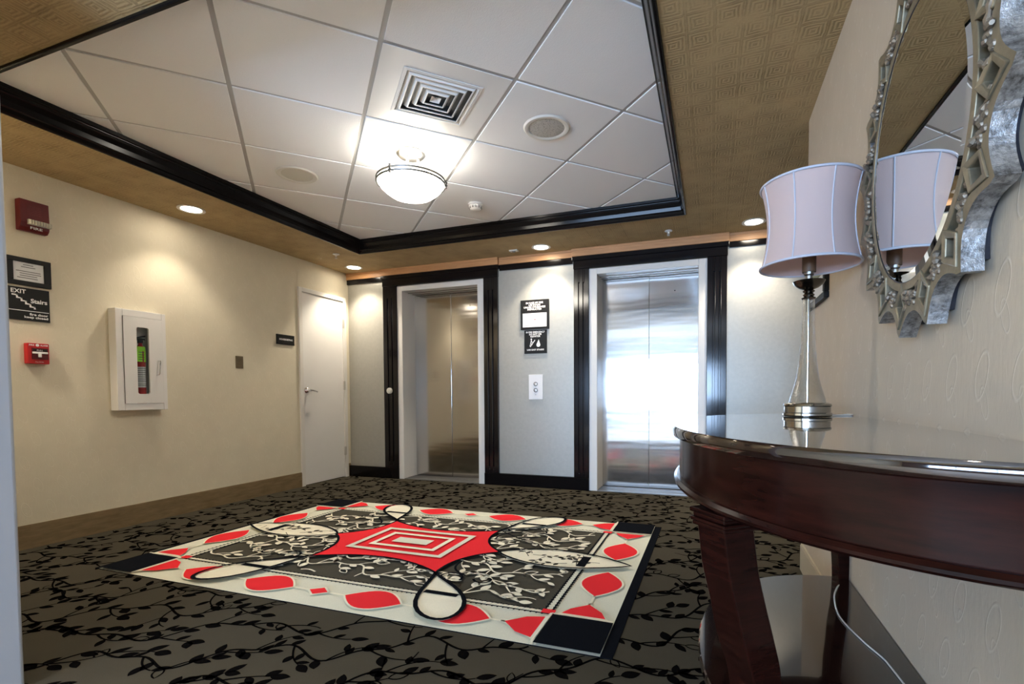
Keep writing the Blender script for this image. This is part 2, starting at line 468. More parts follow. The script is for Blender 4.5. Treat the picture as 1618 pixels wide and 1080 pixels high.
s = MB(); s.tube([(.052,-.678,1.022),(.054,-.64,1.02),(.052,-.60,1.012),(.046,-.567,1.004)], [.011,.010,.009,.008], 12)
s.build('lever', chrome_m, hd)

# ---- back wall with the two lift openings
O1, O2, OZ = (.70, 1.792), (2.94, 4.043), 2.20
s = MB()
for a, b in ((-.15, O1[0]+.004), (O1[1]-.004, O2[0]+.004), (O2[1]-.004, 7.2)): s.box(a, b, 0, .15, 0, H)
for o in (O1, O2): s.box(o[0], o[1], 0, .15, OZ-.004, H)
s.box(-.2, 7.2, .33, .45, 0, H)
struct(s.build('wall_back', wall_beige))
wp = sroot('trim_2')
for a, b in ((.006,.515),(1.957,2.785),(4.212,7.0)):
    s = MB(); s.box(a, b, -.006, 0, .13, 2.275); s.build('wallpaper_panel', silver_m, wp)
# black header, stepping out over the pilasters, and the orange wood strip above
s = MB(); s.box(.0, .50, -.022, 0, 2.27, 2.325); s.box(1.972, 2.77, -.022, 0, 2.265, 2.325); s.box(4.228, 7.0, -.022, 0, 2.275, 2.325)
for a, b in ((.50,1.972),(2.77,4.228)):
    s.box(a, b, -.05, 0, 2.285, 2.325); s.box(a+.012, b-.012, -.038, 0, 2.205, 2.285)
struct(s.build('trim_3', gloss_m, bevel=.003))
s = MB(); s.box(.0, .50, -.03, 0, 2.325, 2.399); s.box(1.972, 2.77, -.03, 0, 2.325, 2.399); s.box(4.228, 7.0, -.03, 0, 2.325, 2.399)
s.box(.50, 1.972, -.06, 0, 2.325, 2.399); s.box(2.77, 4.228, -.06, 0, 2.325, 2.399)
for a, b, y in ((0,.5,-.03),(.5,1.972,-.06),(1.972,2.77,-.03),(2.77,4.228,-.06),(4.228,7,-.03)): s.box(a, b, y-.006, 0, 2.378, 2.399)
struct(s.build('trim_4', copper_m, bevel=.002))
# fluted pilasters
k = 5
for a, b in ((.515,.700),(1.792,1.957),(2.785,2.94),(4.043,4.212)):
    s = MB(); w = b-a
    s.box(a, b, -.016, 0, .128, 2.205)
    cut = [a, a+w*.30, a+w*.40, a+w*.60, a+w*.70, b]
    for q in (0, 2, 4): s.box(cut[q], cut[q+1], -.034, -.016, .128, 2.205)
    s.box(cut[1], cut[2], -.034, -.016, 2.07, 2.205); s.box(cut[3], cut[4], -.034, -.016, 2.07, 2.205)
    s.box(cut[1], cut[2], -.034, -.016, .128, .2); s.box(cut[3], cut[4], -.034, -.016, .128, .2)
    for xx in (cut[1]+w*.05, cut[3]+w*.05): s.lathe([(0,-.037),(.007,-.036),(.007,-.03)], (xx, 0, .165), 12, axis='y')
    struct(s.build('trim_%d' % k, gloss_m, bevel=.0035)); k += 1
s = MB(); s.box(.0, .70, -.045, 0, 0, .128); s.box(1.792, 2.94, -.045, 0, 0, .128); s.box(4.043, 7.0, -.045, 0, 0, .128)
struct(s.build('baseboard_back', black_m, bevel=.004))

def lift(name, ox, ix, split):
    d = sroot(name, ((ox[0]+ox[1])/2, 0, 0))
    s = MB()
    s.box(ox[0], ix[0], -.022, .26, 0, OZ); s.box(ix[1], ox[1], -.022, .26, 0, OZ); s.box(ix[0], ix[1], -.022, .26, 2.142, OZ)
    s.build('door_frame', frame_paint, d, bevel=.004)
    s = MB(); s.box(ix[0], ix[1], .10, .105, 2.138, 2.143); s.box(ix[0], ix[1], .19, .195, 2.138, 2.143); s.build('door_track', dark_metal, d)
    s = MB(); s.box(ix[0]-.01, split-.001, .235, .262, .012, 2.141); s.build('door_leaf', steel_m, d, bevel=.0008)
    s = MB(); s.box(split+.001, ix[1]+.01, .242, .268, .012, 2.141)
    s.lathe([(0,.240),(.006,.240),(.006,.25)], (split+(ix[1]-split)*.52, 0, 1.98), 12, axis='y', mi=1)
    s.build('door_leaf', [steel_m, black_m], d, bevel=.0008)
    s = MB(); s.box(ix[0], ix[1], -.02, .30, 0, .008)
    for yy in (.06, .10, .14, .18): s.box(ix[0], ix[1], yy, yy+.02, .008, .011)
    s.build('door_sill', mat('sill_metal', (.22,.215,.21), .5, metal=.8), d)
lift('door_2', O1, (.767, 1.716), 1.249)
lift('door_3', O2, (3.02, 3.967), 3.493)

# ---- right wall and the passage beyond it
s = MB(); s.box(XR, XR+.15, FY0, -1.835, 0, H); struct(s.build('wall_right', wall_right_m))
s = MB(); s.box(XR+.15, 7.0, -1.985, -1.835, 0, H); struct(s.build('wall_passage', wall_beige))
s = MB(); s.box(7.0, 7.2, -2, .45, 0, H); struct(s.build('wall_end', wall_beige))
s = MB(); s.box(XR-.012, XR, FY0+.1, -1.823, 0, .135); s.box(XR-.009, XR, FY0+.1, -1.823, .135, .142); s.box(XR, 7.0, -1.835, -1.823, 0, .14)
struct(s.build('baseboard_right', mat('beige_baseboard', (.50,.44,.33), .5)))
# ---- short wall and white casing at the left edge of the picture
s = MB(); s.box(0, 1.86, -4.02, -3.90, 0, H); struct(s.build('wall_front', wall_beige))
s = MB(); s.box(1.86, 1.958, -4.04, -3.893, 0, H); struct(s.build('trim_9', mat('daylight_tint_paint', (.50,.54,.62), .35), bevel=.012, seg=4))  # casing colour has the blue of the window daylight mixed in
# ---- window wall behind the viewer
WX0, WX1, WZ0, WZ1 = 1.1, 4.3, .66, 1.74
s = MB(); s.box(FX0, WX0, FY0, -9.0, 0, H); s.box(WX1, 7.2, FY0, -9.0, 0, H); s.box(WX0, WX1, FY0, -9.0, 0, WZ0); s.box(WX0, WX1, FY0, -9.0, WZ1, H)
s.box(XR+.15, FX1, -2.1, -1.985, 0, H)
struct(s.build('wall_rear', mat('reflection_dark_paint', (.13,.125,.13), .7)))  # unseen wall made dark to narrow the bright reflection in the lift doors
wn = sroot('window_1', ((WX0+WX1)/2, -9.0, WZ0))
s = MB()
s.box(WX0, WX1, -9.05, -9.0, WZ0, WZ0+.05); s.box(WX0, WX1, -9.05, -9.0, WZ1-.05, WZ1); s.box(WX0, WX0+.05, -9.05, -9, WZ0, WZ1); s.box(WX1-.05, WX1, -9.05, -9, WZ0, WZ1)
s.box(2.07, 2.10, -9.05, -9, WZ0, WZ1); s.box(3.20, 3.23, -9.05, -9, WZ0, WZ1)
s.build('window_frame', white_paint, wn)
s = MB(); s.box(WX0-.05, WX1+.05, -9.0, -8.9, WZ0-.03, WZ0); s.build('window_sill', white_paint, wn)

# ================================================================== THINGS ON THE LEFT WALL
# fire alarm strobe
t = thing('fire_strobe', 'dark red fire alarm strobe high on the beige left wall', 'alarm strobe', (0, -2.92, 2.0))
s = MB(); pf = [(0,0),(.03,0),(.05,.02),(.056,.05),(.05,.19),(.0,.19)]
n = len(pf); y0, y1 = -2.99, -2.845
s.add([(x, y0, 2.005+z) for x, z in pf]+[(x, y1, 2.005+z) for x, z in pf], [tuple(range(n-1,-1,-1)), tuple(range(n,2*n))]+[(k,(k+1)%n,n+(k+1)%n,n+k) for k in range(n)])
s.build('housing', deep_red, t, bevel=.004)
s = MB(); s.box(.045, .0545, -2.955, -2.885, 2.105, 2.165); 
for q in range(5): s.box(.0545, .0555, -2.95, -2.89, 2.112+q*.011, 2.116+q*.011)
s.build('sounder_grille', mat('dark_red_grille', (.12,.004,.005), .5), t)
s = MB(); s.box(.04, .075, -2.958, -2.846, 2.042, 2.072)
for q in range(8): s.obox((.075, -2.951+q*.014, 2.057), (.7,.7,0), (-.7,.7,0), (0,0,1), .006, .006, .013)
s.build('strobe_lens', mat('strobe_lens', (.75,.74,.68), .1, metal=.6), t)
text('lettering', 'FIRE', (.0585, -2.915, 2.024), .06, .016, YP, XP, sign_white, t, bold=.02)
# framed notice
t = thing('framed_notice', 'black framed paper notice above the EXIT stairs sign, cut by the picture edge', 'framed notice', (0, -2.94, 1.66))
s = MB(); y0,y1,z0,z1 = -3.05,-2.829,1.665,1.837
s.box(0,.018,y0,y1,z0,z0+.028); s.box(0,.018,y0,y1,z1-.028,z1); s.box(0,.018,y0,y0+.035,z0+.028,z1-.028); s.box(0,.018,y1-.035,y1,z0+.028,z1-.028)
s.build('picture_frame', sign_black, t, bevel=.002)
s = MB(); s.box(0,.008,y0+.034,y1-.034,z0+.027,z1-.027); s.build('paper_sheet', paper_m, t)
s = MB()
for q, (w, dy) in enumerate(((.05,0),(.07,0),(.0,0),(.12,0),(.105,.01),(.085,0),(.10,-.005))):
    if w: s.box(.008,.0085,-2.94+dy-w/2,-2.94+dy+w/2,1.792-q*.0135,1.796-q*.0135)
s.build('printed_lines', ink_m, t)
# exit stairs sign
t = thing('exit_stairs_sign', 'black EXIT Stairs sign with white stair symbol reading fire door keep closed', 'sign', (0, -2.95, 1.446))
y0,y1,z0,z1 = -3.05,-2.839,1.446,1.651
s = MB(); s.box(0,.008,y0,y1,z0,z1); s.build('sign_plate', sign_black, t, bevel=.001)
text('lettering', 'EXIT', (.0085,-2.992,1.626), .072, .026, YP, XP, sign_white, t, bold=.02)
text('lettering', 'Stairs', (.0085,-2.893,1.573), .083, .028, YP, XP, sign_white, t, bold=.03)
text('lettering', 'fire door', (.0085,-2.896,1.488), .093, .0155, YP, XP, sign_white, t, bold=.03)
text('lettering', 'keep closed', (.0085,-2.909,1.467), .118, .0185, YP, XP, sign_white, t, bold=.03)
s = MB(); s.box(.008,.009,y0+.01,y1-.006,1.505,1.509)
px, pz = -3.025, 1.605
st = []
for q in range(5): s.box(.008,.009,px+q*.021,px+q*.021+.030,pz-q*.0165-.008,pz-q*.0165); s.box(.008,.009,px+q*.021+.021,px+q*.021+.030,pz-q*.0165-.0165,pz-q*.0165)
s.build('stair_symbol', sign_white, t)
# pull station
t = thing('fire_pull_station', 'small red fire alarm pull station below the EXIT stairs sign', 'fire alarm', (0, -2.92, 1.172))
y0,y1,z0,z1 = -2.975,-2.865,1.174,1.304
s = MB(); s.box(0,.04,y0,y1,z0,z1); s.build('housing', red_m, t, bevel=.004)
s = MB(); s.box(.04,.044,y0+.02,y1-.008,z0+.028,z1-.03); s.build('recess_panel', deep_red, t)
s = MB(); s.box(.044,.0445,y0+.026,y1-.014,z1-.052,z1-.036,0); s.build('black_strip', sign_black, t)
s = MB(); s.box(.04,.052,y0+.022,y1-.012,z1-.066,z1-.054); s.box(.044,.054,-2.926,-2.910,z0+.042,z1-.06); s.build('pull_handle', sign_white, t, bevel=.002)
text('lettering', 'FIRE', (.0405,-2.953,z1-.012), .026, .010, YP, XP, sign_white, t, bold=.02)
text('lettering', 'ALARM', (.0405,-2.892,z1-.012), .038, .010, YP, XP, sign_white, t, bold=.02)
text('lettering', 'PULL', (.0448,-2.915,z1-.044), .03, .008, YP, XP, sign_white, t)
text('lettering', 'PULL DOWN', (.0405,-2.917,z0+.012), .04, .006, YP, XP, sign_white, t)
s = MB(); s.lathe([(0,.0),(.009,.0),(.009,.001),(0,.001)], (.0403,-2.925,z1-.012), 16, axis='x'); s.build('round_emblem', sign_white, t)
# extinguisher cabinet
t = thing('extinguisher_cabinet', 'white wall cabinet with tall narrow window showing a fire extinguisher', 'cabinet', (0, -2.33, .862))
y0,y1,z0,z1,F = -2.505,-2.16,.862,1.598,.08
s = MB(); wy0,wy1,wz0,wz1 = -2.372,-2.287,.982,1.476
s.box(0,.006,y0+.015,y1-.015,z0+.01,z1-.01,1)
s.box(0,F,y0,y0+.0455,z0,z1); s.box(0,F,y1-.0305,y1,z0,z1); s.box(0,F,y0+.0455,y1-.0305,z0,z0+.0485); s.box(0,F,y0+.0455,y1-.0305,z1-.0485,z1)
s.build('cabinet_body', [white_paint, off_white], t, bevel=.008, seg=4)
dr = MB(); a0,a1,b0,b1 = -2.458,-2.192,.912,1.548
dr.box(F-.012,F+.004,a0,wy0,b0,b1); dr.box(F-.012,F+.004,wy1,a1,b0,b1); dr.box(F-.012,F+.004,wy0,wy1,b0,wz0); dr.box(F-.012,F+.004,wy0,wy1,wz1,b1)
# rounded window corners
for cy, sy in ((wy0,1),(wy1,-1)):
    for cz, sz in ((wz0,1),(wz1,-1)):
        r = .014; P = [(cy,cz)]+[(cy+sy*(r-r*math.sin(a)), cz+sz*(r-r*math.cos(a))) for a in [PI/2*q/6 for q in range(7)]]
        dr.prism(P, F-.012, F+.004, 'x')
dr = dr.build('cabinet_door', white_paint, t, bevel=.0012, seg=1)
s = MB(); s.box(F-.011,F-.009,wy0-.004,wy1+.004,wz0-.004,wz1+.004); s.build('window_pane', glass_m, dr)
s = MB(); s.tube([(F+.002,-2.226,1.235),(F+.028,-2.226,1.232),(F+.032,-2.228,1.225),(F+.032,-2.236,1.135),(F+.028,-2.238,1.128),(F+.002,-2.238,1.125)], .004, 8); s.build('door_handle', chrome_m, dr)
s = MB(); s.box(F+.001,F+.0045,a0-.004,a0-.001,b0,b1); s.build('hinge_strip', grey_plastic, dr)
# extinguisher inside
t = thing('fire_extinguisher', 'red fire extinguisher with neon green tag inside the white cabinet', 'fire extinguisher', (.040, -2.322, .895))
c = (.040,-2.322,0)
s = MB(); s.lathe([(0,.895),(.024,.895),(.029,.90),(.029,1.30),(.026,1.325),(.016,1.343),(.012,1.35),(.012,1.362),(0,1.362)], c, 28); s.build('cylinder', red_m, t)
s = MB(); s.lathe([(.0294,1.03),(.0294,1.185)], c, 28, cap=False)
s.build('label_sleeve', paper_m, t)
s = MB()
for q in range(9): s.lathe([(.0297,1.17-q*.0155),(.0297,1.174-q*.0155-(.006 if q in (7,) else 0))], c, 28, cap=False)
s.build('label_print', ink_m, t)
s = MB(); s.lathe([(0,1.362),(.015,1.362),(.017,1.37),(.017,1.385),(.008,1.39),(0,1.39)], c, 16); s.tube([(.037,-2.345,1.388),(.037,-2.32,1.395),(.04,-2.29,1.392)], .006, 8); s.tube([(.037,-2.345,1.40),(.037,-2.31,1.412),(.04,-2.285,1.418)], .005, 8)
s.build('valve', sign_black, t)
s = MB(); s.box(.0675,.0685,-2.364,-2.303,1.222,1.30); s.box(.060,.0685,-2.364,-2.305,1.30,1.335); s.build('inspection_tag', mat('neon_green_tag', (.42,.95,.05), .6), t, bevel=.003)
s = MB()
for q in range(4): s.box(.0686,.069,-2.352,-2.314,1.236+q*.018,1.241+q*.018)
s.build('tag_print', ink_m, t)
# wall plate
s = MB(); s.box(0,.008,-1.502,-1.43,1.216,1.328)
for q in range(4): s.box(.008,.010,-1.49,-1.442,1.228+q*.026,1.240+q*.026)
tag(s.build('wall_vent_plate', mat('bronze_plate', (.17,.13,.075), .4, metal=.4), bevel=.002), 'small brown slotted metal plate on the beige wall left of the housekeeping sign', 'wall plate')
# housekeeping sign
t = thing('housekeeping_sign', 'small black HOUSEKEEPING sign beside the white door', 'sign', (0, -.94, 1.48))
s = MB(); s.box(0,.012,-1.052,-.832,1.480,1.580); s.build('sign_plate', sign_black, t, bevel=.001)
text('lettering', 'HOUSEKEEPING', (.0126,-.94,1.532), .165, .018, YP, XP, sign_white, t, bold=.03)
s = MB()
for q in range(14): s.lathe([(.0012,.012),(0,.0132)], (0,-.985+q*.007,1.505+(q%2)*.004), 6, axis='x')
s.build('braille_dots', grey_plastic, t)

# ================================================================== THINGS ON THE BACK WALL
def yb(q): return -.006-q
t = thing('evacuation_sign', 'black IN CASE OF FIRE sign with white floor plan, above the smaller sign', 'sign', (2.366, -.006, 1.634))
s = MB(); s.box(2.213,2.521,yb(.02),yb(0),1.634,1.937); s.build('sign_plate', sign_black, t, bevel=.002)
text('lettering', 'IN CASE OF FIRE\nUSE STAIRS\nUNLESS OTHERWISE\nINSTRUCTED', (2.367,yb(.0205),1.872), .235, .085, XP, YM, sign_white, t, bold=.03, spacing=.9)
s = MB(); s.box(2.238,2.498,yb(.022),yb(.02),1.658,1.80); s.build('floor_plan', paper_m, t)
s = MB()
for b in ((2.25,2.36,1.69,1.692),(2.38,2.49,1.69,1.692),(2.36,2.362,1.665,1.69),(2.38,2.382,1.665,1.69),(2.25,2.36,1.672,1.674),(2.39,2.48,1.672,1.674),(2.27,2.46,1.785,1.787),(2.31,2.36,1.75,1.752)): s.box(b[0],b[1],yb(.0225),yb(.0218),b[2],b[3])
s.build('plan_lines', mat('plan_grey', (.16,.17,.2), .6), t)
s = MB(); s.box(2.366,2.378,yb(.0226),yb(.0218),1.728,1.738); s.build('plan_marker', red_m, t)
t = thing('elevator_warning_sign', 'small black IN FIRE EMERGENCY DO NOT USE ELEVATOR sign under the floor plan sign', 'sign', (2.373, -.006, 1.387))
s = MB(); s.box(2.25,2.496,yb(.012),yb(0),1.387,1.628); s.build('sign_plate', sign_black, t, bevel=.001)
text('lettering', 'IN FIRE EMERGENCY\nDO NOT USE\nELEVATOR', (2.373,yb(.0125),1.585), .205, .062, XP, YM, sign_white, t, bold=.03, spacing=.9)
text('lettering', 'USE EXIT STAIRS', (2.373,yb(.0125),1.425), .185, .017, XP, YM, sign_white, t, bold=.03)
s = MB(); ya, ybb = yb(.0128), yb(.0118)
def bar(a, b, w):
    a, b = Vector((a[0],0,a[1])), Vector((b[0],0,b[1])); d = (b-a).normalized()
    s.obox(((a+b)/2)+Vector((0,yb(.0123),0)), d, (0,1,0), d.cross(Vector((0,1,0))), (b-a).length/2, .0005, w/2)
bar((2.315,1.455),(2.368,1.525),.008); bar((2.322,1.49),(2.33,1.525),.009); bar((2.33,1.51),(2.345,1.50),.006); bar((2.322,1.49),(2.312,1.463),.006); bar((2.325,1.49),(2.338,1.475),.006)
s.lathe([(0,ya),(.008,ya),(.008,ybb),(0,ybb)], (2.328,0,1.534), 12, axis='y')
P = [(2.405+.020*math.sin(a)*(1-.0*a), 1.478-.022*math.cos(a)) for a in [2*PI*q/20 for q in range(20)] if math.cos(a) > -.55]
P = [(2.405+.021*math.sin(a), 1.474-.021*math.cos(a)) for a in [(-2.0+4.0*q/14) for q in range(15)]]+[(2.409,1.53)]
s.prism(P, ya, ybb, 'y')
s.build('fire_symbols', sign_white, t)
t = thing('call_button_plate', 'white elevator call plate with two round buttons under the signs', 'call button panel', (2.374, -.006, .915))
s = MB(); s.box(2.297,2.451,yb(.012),yb(0),.913,1.169); s.build('face_plate', mat('bright_plate', (.82,.83,.86), .3), t, bevel=.002)
for z in (1.072, 1.008):
    s = MB(); s.lathe([(.022,yb(.010)),(.022,yb(.017)),(.015,yb(.018)),(.014,yb(.012))], (2.374,0,z), 24, axis='y', cap=False); b = s.build('call_button', grey_plastic, t)
    s = MB(); s.lathe([(0,yb(.019)),(.008,yb(.018)),(.009,yb(.012))], (2.374,0,z), 20, axis='y', cap=False); s.build('button_cap', chrome_m, b)
s = MB(); s.lathe([(0,yb(.0135)),(.004,yb(.013)),(.004,yb(.012))], (2.374,0,.962), 12, axis='y', cap=False); s.build('key_switch', grey_plastic, t)
s = MB(); s.lathe([(0,-.062),(.028,-.060),(.034,-.052),(.034,-.034)], (.597,0,1.015), 28, axis='y')
tag(s.build('round_sensor', off_white, bevel=0), 'round cream disc stuck on the black pilaster left of the first elevator', 'round disc')

# ================================================================== CEILING THINGS
def downlight(x, y, label, group='recessed downlights in the brown ceiling', power=26, col=(1,.87,.69), lab=True):
    t = thing('recessed_downlight', label, 'downlight', (x, y, H-.006), group)
    s = MB(); s.lathe([(.068,H+.0),(.092,H-.001),(.094,H-.006),(.078,H-.008),(.068,H-.004)], (x,y,0), 36, cap=False); s.build('trim_ring', white_paint, t)
    s = MB(); s.lathe([(0,H-.003),(.07,H-.003)], (x,y,0), 32, cap=False)
    s.build('lens', mat('downlight_lens', (1,1,1), .4, emit=(1,.88,.70), estr=7), t)
    ld = bpy.data.lights.new('downlight_beam', 'SPOT'); ld.energy = power; ld.color = col; ld.spot_size = math.radians(104); ld.spot_blend = .6; ld.shadow_soft_size = .05
    l = bpy.data.objects.new('downlight_beam', ld); COL.objects.link(l); l.parent = t; l.location = (0,0,-.004)
    return t
downlight(.311, -2.098, 'recessed downlight nearest the extinguisher cabinet, over the left wall', power=5)
downlight(.294, -.247, 'recessed downlight in the far left corner above the housekeeping door', power=14)
downlight(2.512, -.228, 'recessed downlight above the call button panel between the elevators', power=16)
downlight(4.41, -.274, 'recessed downlight partly behind the lamp shade at right', power=16)
downlight(.311, -3.66, 'added recessed downlight hidden past the left edge of the picture', group='added downlight out of view at left', power=12)  # added out of view to brighten the left wall and soffit
for x, y in ((.8,-5.7),(2.3,-5.7),(3.8,-5.7),(.8,-7.3),(2.3,-7.3),(3.8,-7.3)):  # added hall lamps, strong so their bounce fills the lobby ceiling
    downlight(x, y, 'added recessed downlight in the unseen hall behind the viewer', group='added downlights behind the viewer', power=52)
for x, y in ((5.8,-.9),):  # unseen lamp added as fill from the passage
    downlight(x, y, 'added recessed downlight in the passage hidden past the right wall', group='recessed downlight in the passage', power=16)

def sprinkler(x, y, label):
    t = thing('ceiling_sprinkler', label, 'sprinkler', (x, y, H-.05), 'fire sprinklers in the brown ceiling')
    s = MB(); s.lathe([(0,H-.001),(.032,H-.001),(.034,H-.006),(.02,H-.010),(.009,H-.014),(.008,H-.024),(0,H-.024)], (x,y,0), 20); s.build('escutcheon', white_paint, t)
    s = MB(); s.tube([(x-.008,y,H-.022),(x-.011,y,H-.032),(x-.003,y,H-.042)], .0018, 6); s.tube([(x+.008,y,H-.022),(x+.011,y,H-.032),(x+.003,y,H-.042)], .0018, 6)
    s.lathe([(0,H-.043),(.013,H-.043),(.014,H-.045),(0,H-.046)], (x,y,0), 16); s.lathe([(.002,H-.024),(.002,H-.042)], (x,y,0), 8)
    s.build('deflector', off_white, t)
sprinkler(.483, -.737, 'small white fire sprinkler near the far left corner of the ceiling')
sprinkler(3.72, -.29, 'small white fire sprinkler above the second elevator')
t = thing('ceiling_fixture', 'tiny off white ceiling device left of the middle downlight', 'ceiling device', (2.224, -.224, H-.02))
s = MB(); s.box(2.18,2.268,-.25,-.198,H-.012,H-.0005); s.build('mounting_plate', off_white, t, bevel=.003)
s = MB(); s.lathe([(.016,H-.012),(.014,H-.02),(0,H-.024)], (2.224,-.224,0), 16); s.build('sensor_eye', grey_plastic, t)

def speaker(x, y, label, ring, mesh):
    t = thing('ceiling_speaker', label, 'ceiling speaker', (x, y, HT-.012), 'round ceiling speakers')
    s = MB(); s.lathe([(.10,HT-.004),(.112,HT-.010),(.128,HT-.009),(.137,HT-.001)], (x,y,0), 48, cap=False); s.build('rim', ring, t)
    s = MB(); s.lathe([(0,HT-.009),(.07,HT-.0085),(.104,HT-.005)], (x,y,0), 48, cap=False); s.build('grille', mesh, t)
def perf(t, b, tc):
    v = t.new('ShaderNodeTexVoronoi'); v.inputs['Scale'].default_value = 130; t.l.new(tc, v.inputs['Vector'])
    f = t.m('LESS_THAN', v.outputs['Distance'], .28)
    t.put(b.inputs['Base Color'], t.mix(f, c4((.50,.48,.43)), c4((.16,.15,.13))))
perf_m = mat('perforated_grille', (.4,.38,.33), .5, fn=perf)
speaker(1.34, -2.08, 'plain cream round ceiling speaker left of the ceiling lamp', off_white, mat('cream_grille', (.62,.60,.52), .55))
speaker(3.175, -2.055, 'round ceiling speaker with grey mesh right of the ceiling lamp', off_white, perf_m)

# vent diffuser (turned 45 degrees with the tiles)
vx, vy = GX, GY+Q*3
t = thing('ceiling_vent', 'square white louvred air vent in the ceiling tiles', 'air vent', (vx, vy, HT-.01))
def dia(h): return [(vx-h,vy),(vx,vy-h),(vx+h,vy),(vx,vy+h)]
def sqring(s, h0, z0, h1, z1, th=.004, mi=0):
    a, b = dia(h0), dia(h1); vs = [(p[0],p[1],z0) for p in a]+[(p[0],p[1],z1) for p in b]+[(p[0],p[1],z0+th) for p in a]+[(p[0],p[1],z1+th) for p in b]
    fs = []
    for k in range(4):
        j = (k+1) % 4; fs += [(k,j,4+j,4+k),(8+k,8+j,12+j,12+k),(k,j,8+j,8+k),(4+k,4+j,12+j,12+k)]
    s.add(vs, fs, mi)
hp = Q-gap*math.sqrt(2)*.5; hv = .278
s = MB(); sqring(s, hp, HT, hv, HT, .004); s.build('vent_panel', white_paint, t)
s = MB(); sqring(s, hv, HT-.004, hv-.022, HT-.006, .003); sqring(s, hv-.022, HT-.006, hv-.03, HT+.008, .002); s.build('outer_frame', white_paint, t)
for q in range(4):
    h = hv-.052-q*.05
    s = MB(); sqring(s, h+.03, HT+.018, h, HT-.008, .002); sqring(s, h, HT-.008, h-.008, HT-.008, .002)
    s.build('louvre', white_paint, t)
s = MB(); h = .036; s.add([(p[0],p[1],HT-.006) for p in dia(h)]+[(vx,vy,HT+.012)], [(0,1,4),(1,2,4),(2,3,4),(3,0,4)]); s.build('centre_cone', white_paint, t)
s = MB(); s.prism(dia(hv-.02), HT+.009, HT+.0115); s.build('duct_interior', mat('duct_dark', (.012,.013,.014), .6), t)

# ceiling lamp
lx, ly = GX-Q, GY+Q*4
t = thing('ceiling_lamp', 'semi flush ceiling lamp with glowing white glass bowl', 'ceiling lamp', (lx, ly, 2.20))
s = MB(); s.lathe([(0,HT-.001),(.088,HT-.001),(.092,HT-.012),(.078,HT-.026),(.045,HT-.034),(0,HT-.036)], (lx,ly,0), 36); s.build('ceiling_canopy', nickel_m, t)
for q in range(3):
    a = 2*PI*q/3+.5; s = MB(); cxq, cyq = lx+.045*math.cos(a), ly+.045*math.sin(a)
    s.lathe([(0,HT-.03),(.009,HT-.032),(.009,HT-.05),(.005,HT-.055),(.005,2.335),(.009,2.33),(.009,2.32),(0,2.32)], (cxq,cyq,0), 12)
    s.build('support_rod', nickel_m, t)
s = MB(); s.lathe([(0,2.334),(.06,2.334),(.06,2.33),(0,2.33)], (lx,ly,0), 24)
for q in range(3):
    a = 2*PI*q/3+.5; s.tube([(lx+.04*math.cos(a),ly+.04*math.sin(a),2.332),(lx+.208*math.cos(a),ly+.208*math.sin(a),2.328)], .004, 8)
s.build('spider_arms', nickel_m, t)
for z in (2.338, 2.318):
    s = MB(); R = .213; s.tube([(lx+R*math.cos(2*PI*q/64), ly+R*math.sin(2*PI*q/64), z) for q in range(64)], .0068, 8, closed=True); s.build('ring', mat('ring_metal', (.20,.195,.185), .4, metal=1), t)
for q in range(3):
    a = 2*PI*q/3+.5; s = MB(); s.lathe([(0,2.30),(.008,2.303),(.005,2.31),(.012,2.32),(.006,2.328),(.012,2.338),(.005,2.346),(.008,2.352),(0,2.358)], (lx+.218*math.cos(a),ly+.218*math.sin(a),0), 12); s.build('finial', MATS['ring_metal'], t)
s = MB(); pr = [(.207,2.332),(.206,2.318),(.192,2.293),(.165,2.268),(.13,2.243),(.09,2.229),(.045,2.220),(0,2.217)]
s.lathe(pr, (lx,ly,0), 56, cap=False); 
def bowl_fn(t_, b, tc):
    g_ = t_.new('ShaderNodeNewGeometry'); t_.put(b.inputs['Emission Strength'], t_.m('MULTIPLY_ADD', g_.outputs['Backfacing'], -4.0, 5.2))
bw = s.build('glass_bowl', mat('glowing_glass', (.95,.95,.92), .3, emit=(1,.93,.80), estr=5, fn=bowl_fn), t)
bm = bmesh.new(); bm.from_mesh(bw.data)
bm.normal_update()
if sum(f.normal.dot(f.calc_center_median()-Vector((0,0,.14))) for f in bm.faces) < 0: bmesh.ops.reverse_faces(bm, faces=bm.faces)
bm.to_mesh(bw.data); bm.free()
ld = bpy.data.lights.new('lamp_bulb', 'POINT'); ld.energy = .7; ld.color = (1,.92,.80); ld.shadow_soft_size = .07
l = bpy.data.objects.new('lamp_bulb', ld); COL.objects.link(l); l.parent = t; l.location = (0,0,.19)
# smoke detector
t = thing('smoke_detector', 'white round smoke detector beside the ceiling lamp', 'smoke detector', (2.27, -1.165, HT-.06))
s = MB(); s.lathe([(0,HT-.001),(.058,HT-.001),(.06,HT-.012),(.05,HT-.016),(.05,HT-.02)], (2.27,-1.165,0), 36, cap=False); s.build('base', white_paint, t)
s = MB(); s.lathe([(.05,HT-.018),(.052,HT-.03),(.044,HT-.046),(.03,HT-.055),(0,HT-.058)], (2.27,-1.165,0), 36, cap=False)
for q in range(12):
    a = 2*PI*q/12; s.obox((2.27+.049*math.cos(a),-1.165+.049*math.sin(a),HT-.034), (math.cos(a),math.sin(a),0), (-math.sin(a),math.cos(a),0), (0,0,1), .003, .003, .008, 1)
s.build('cover', [white_paint, grey_plastic], t)

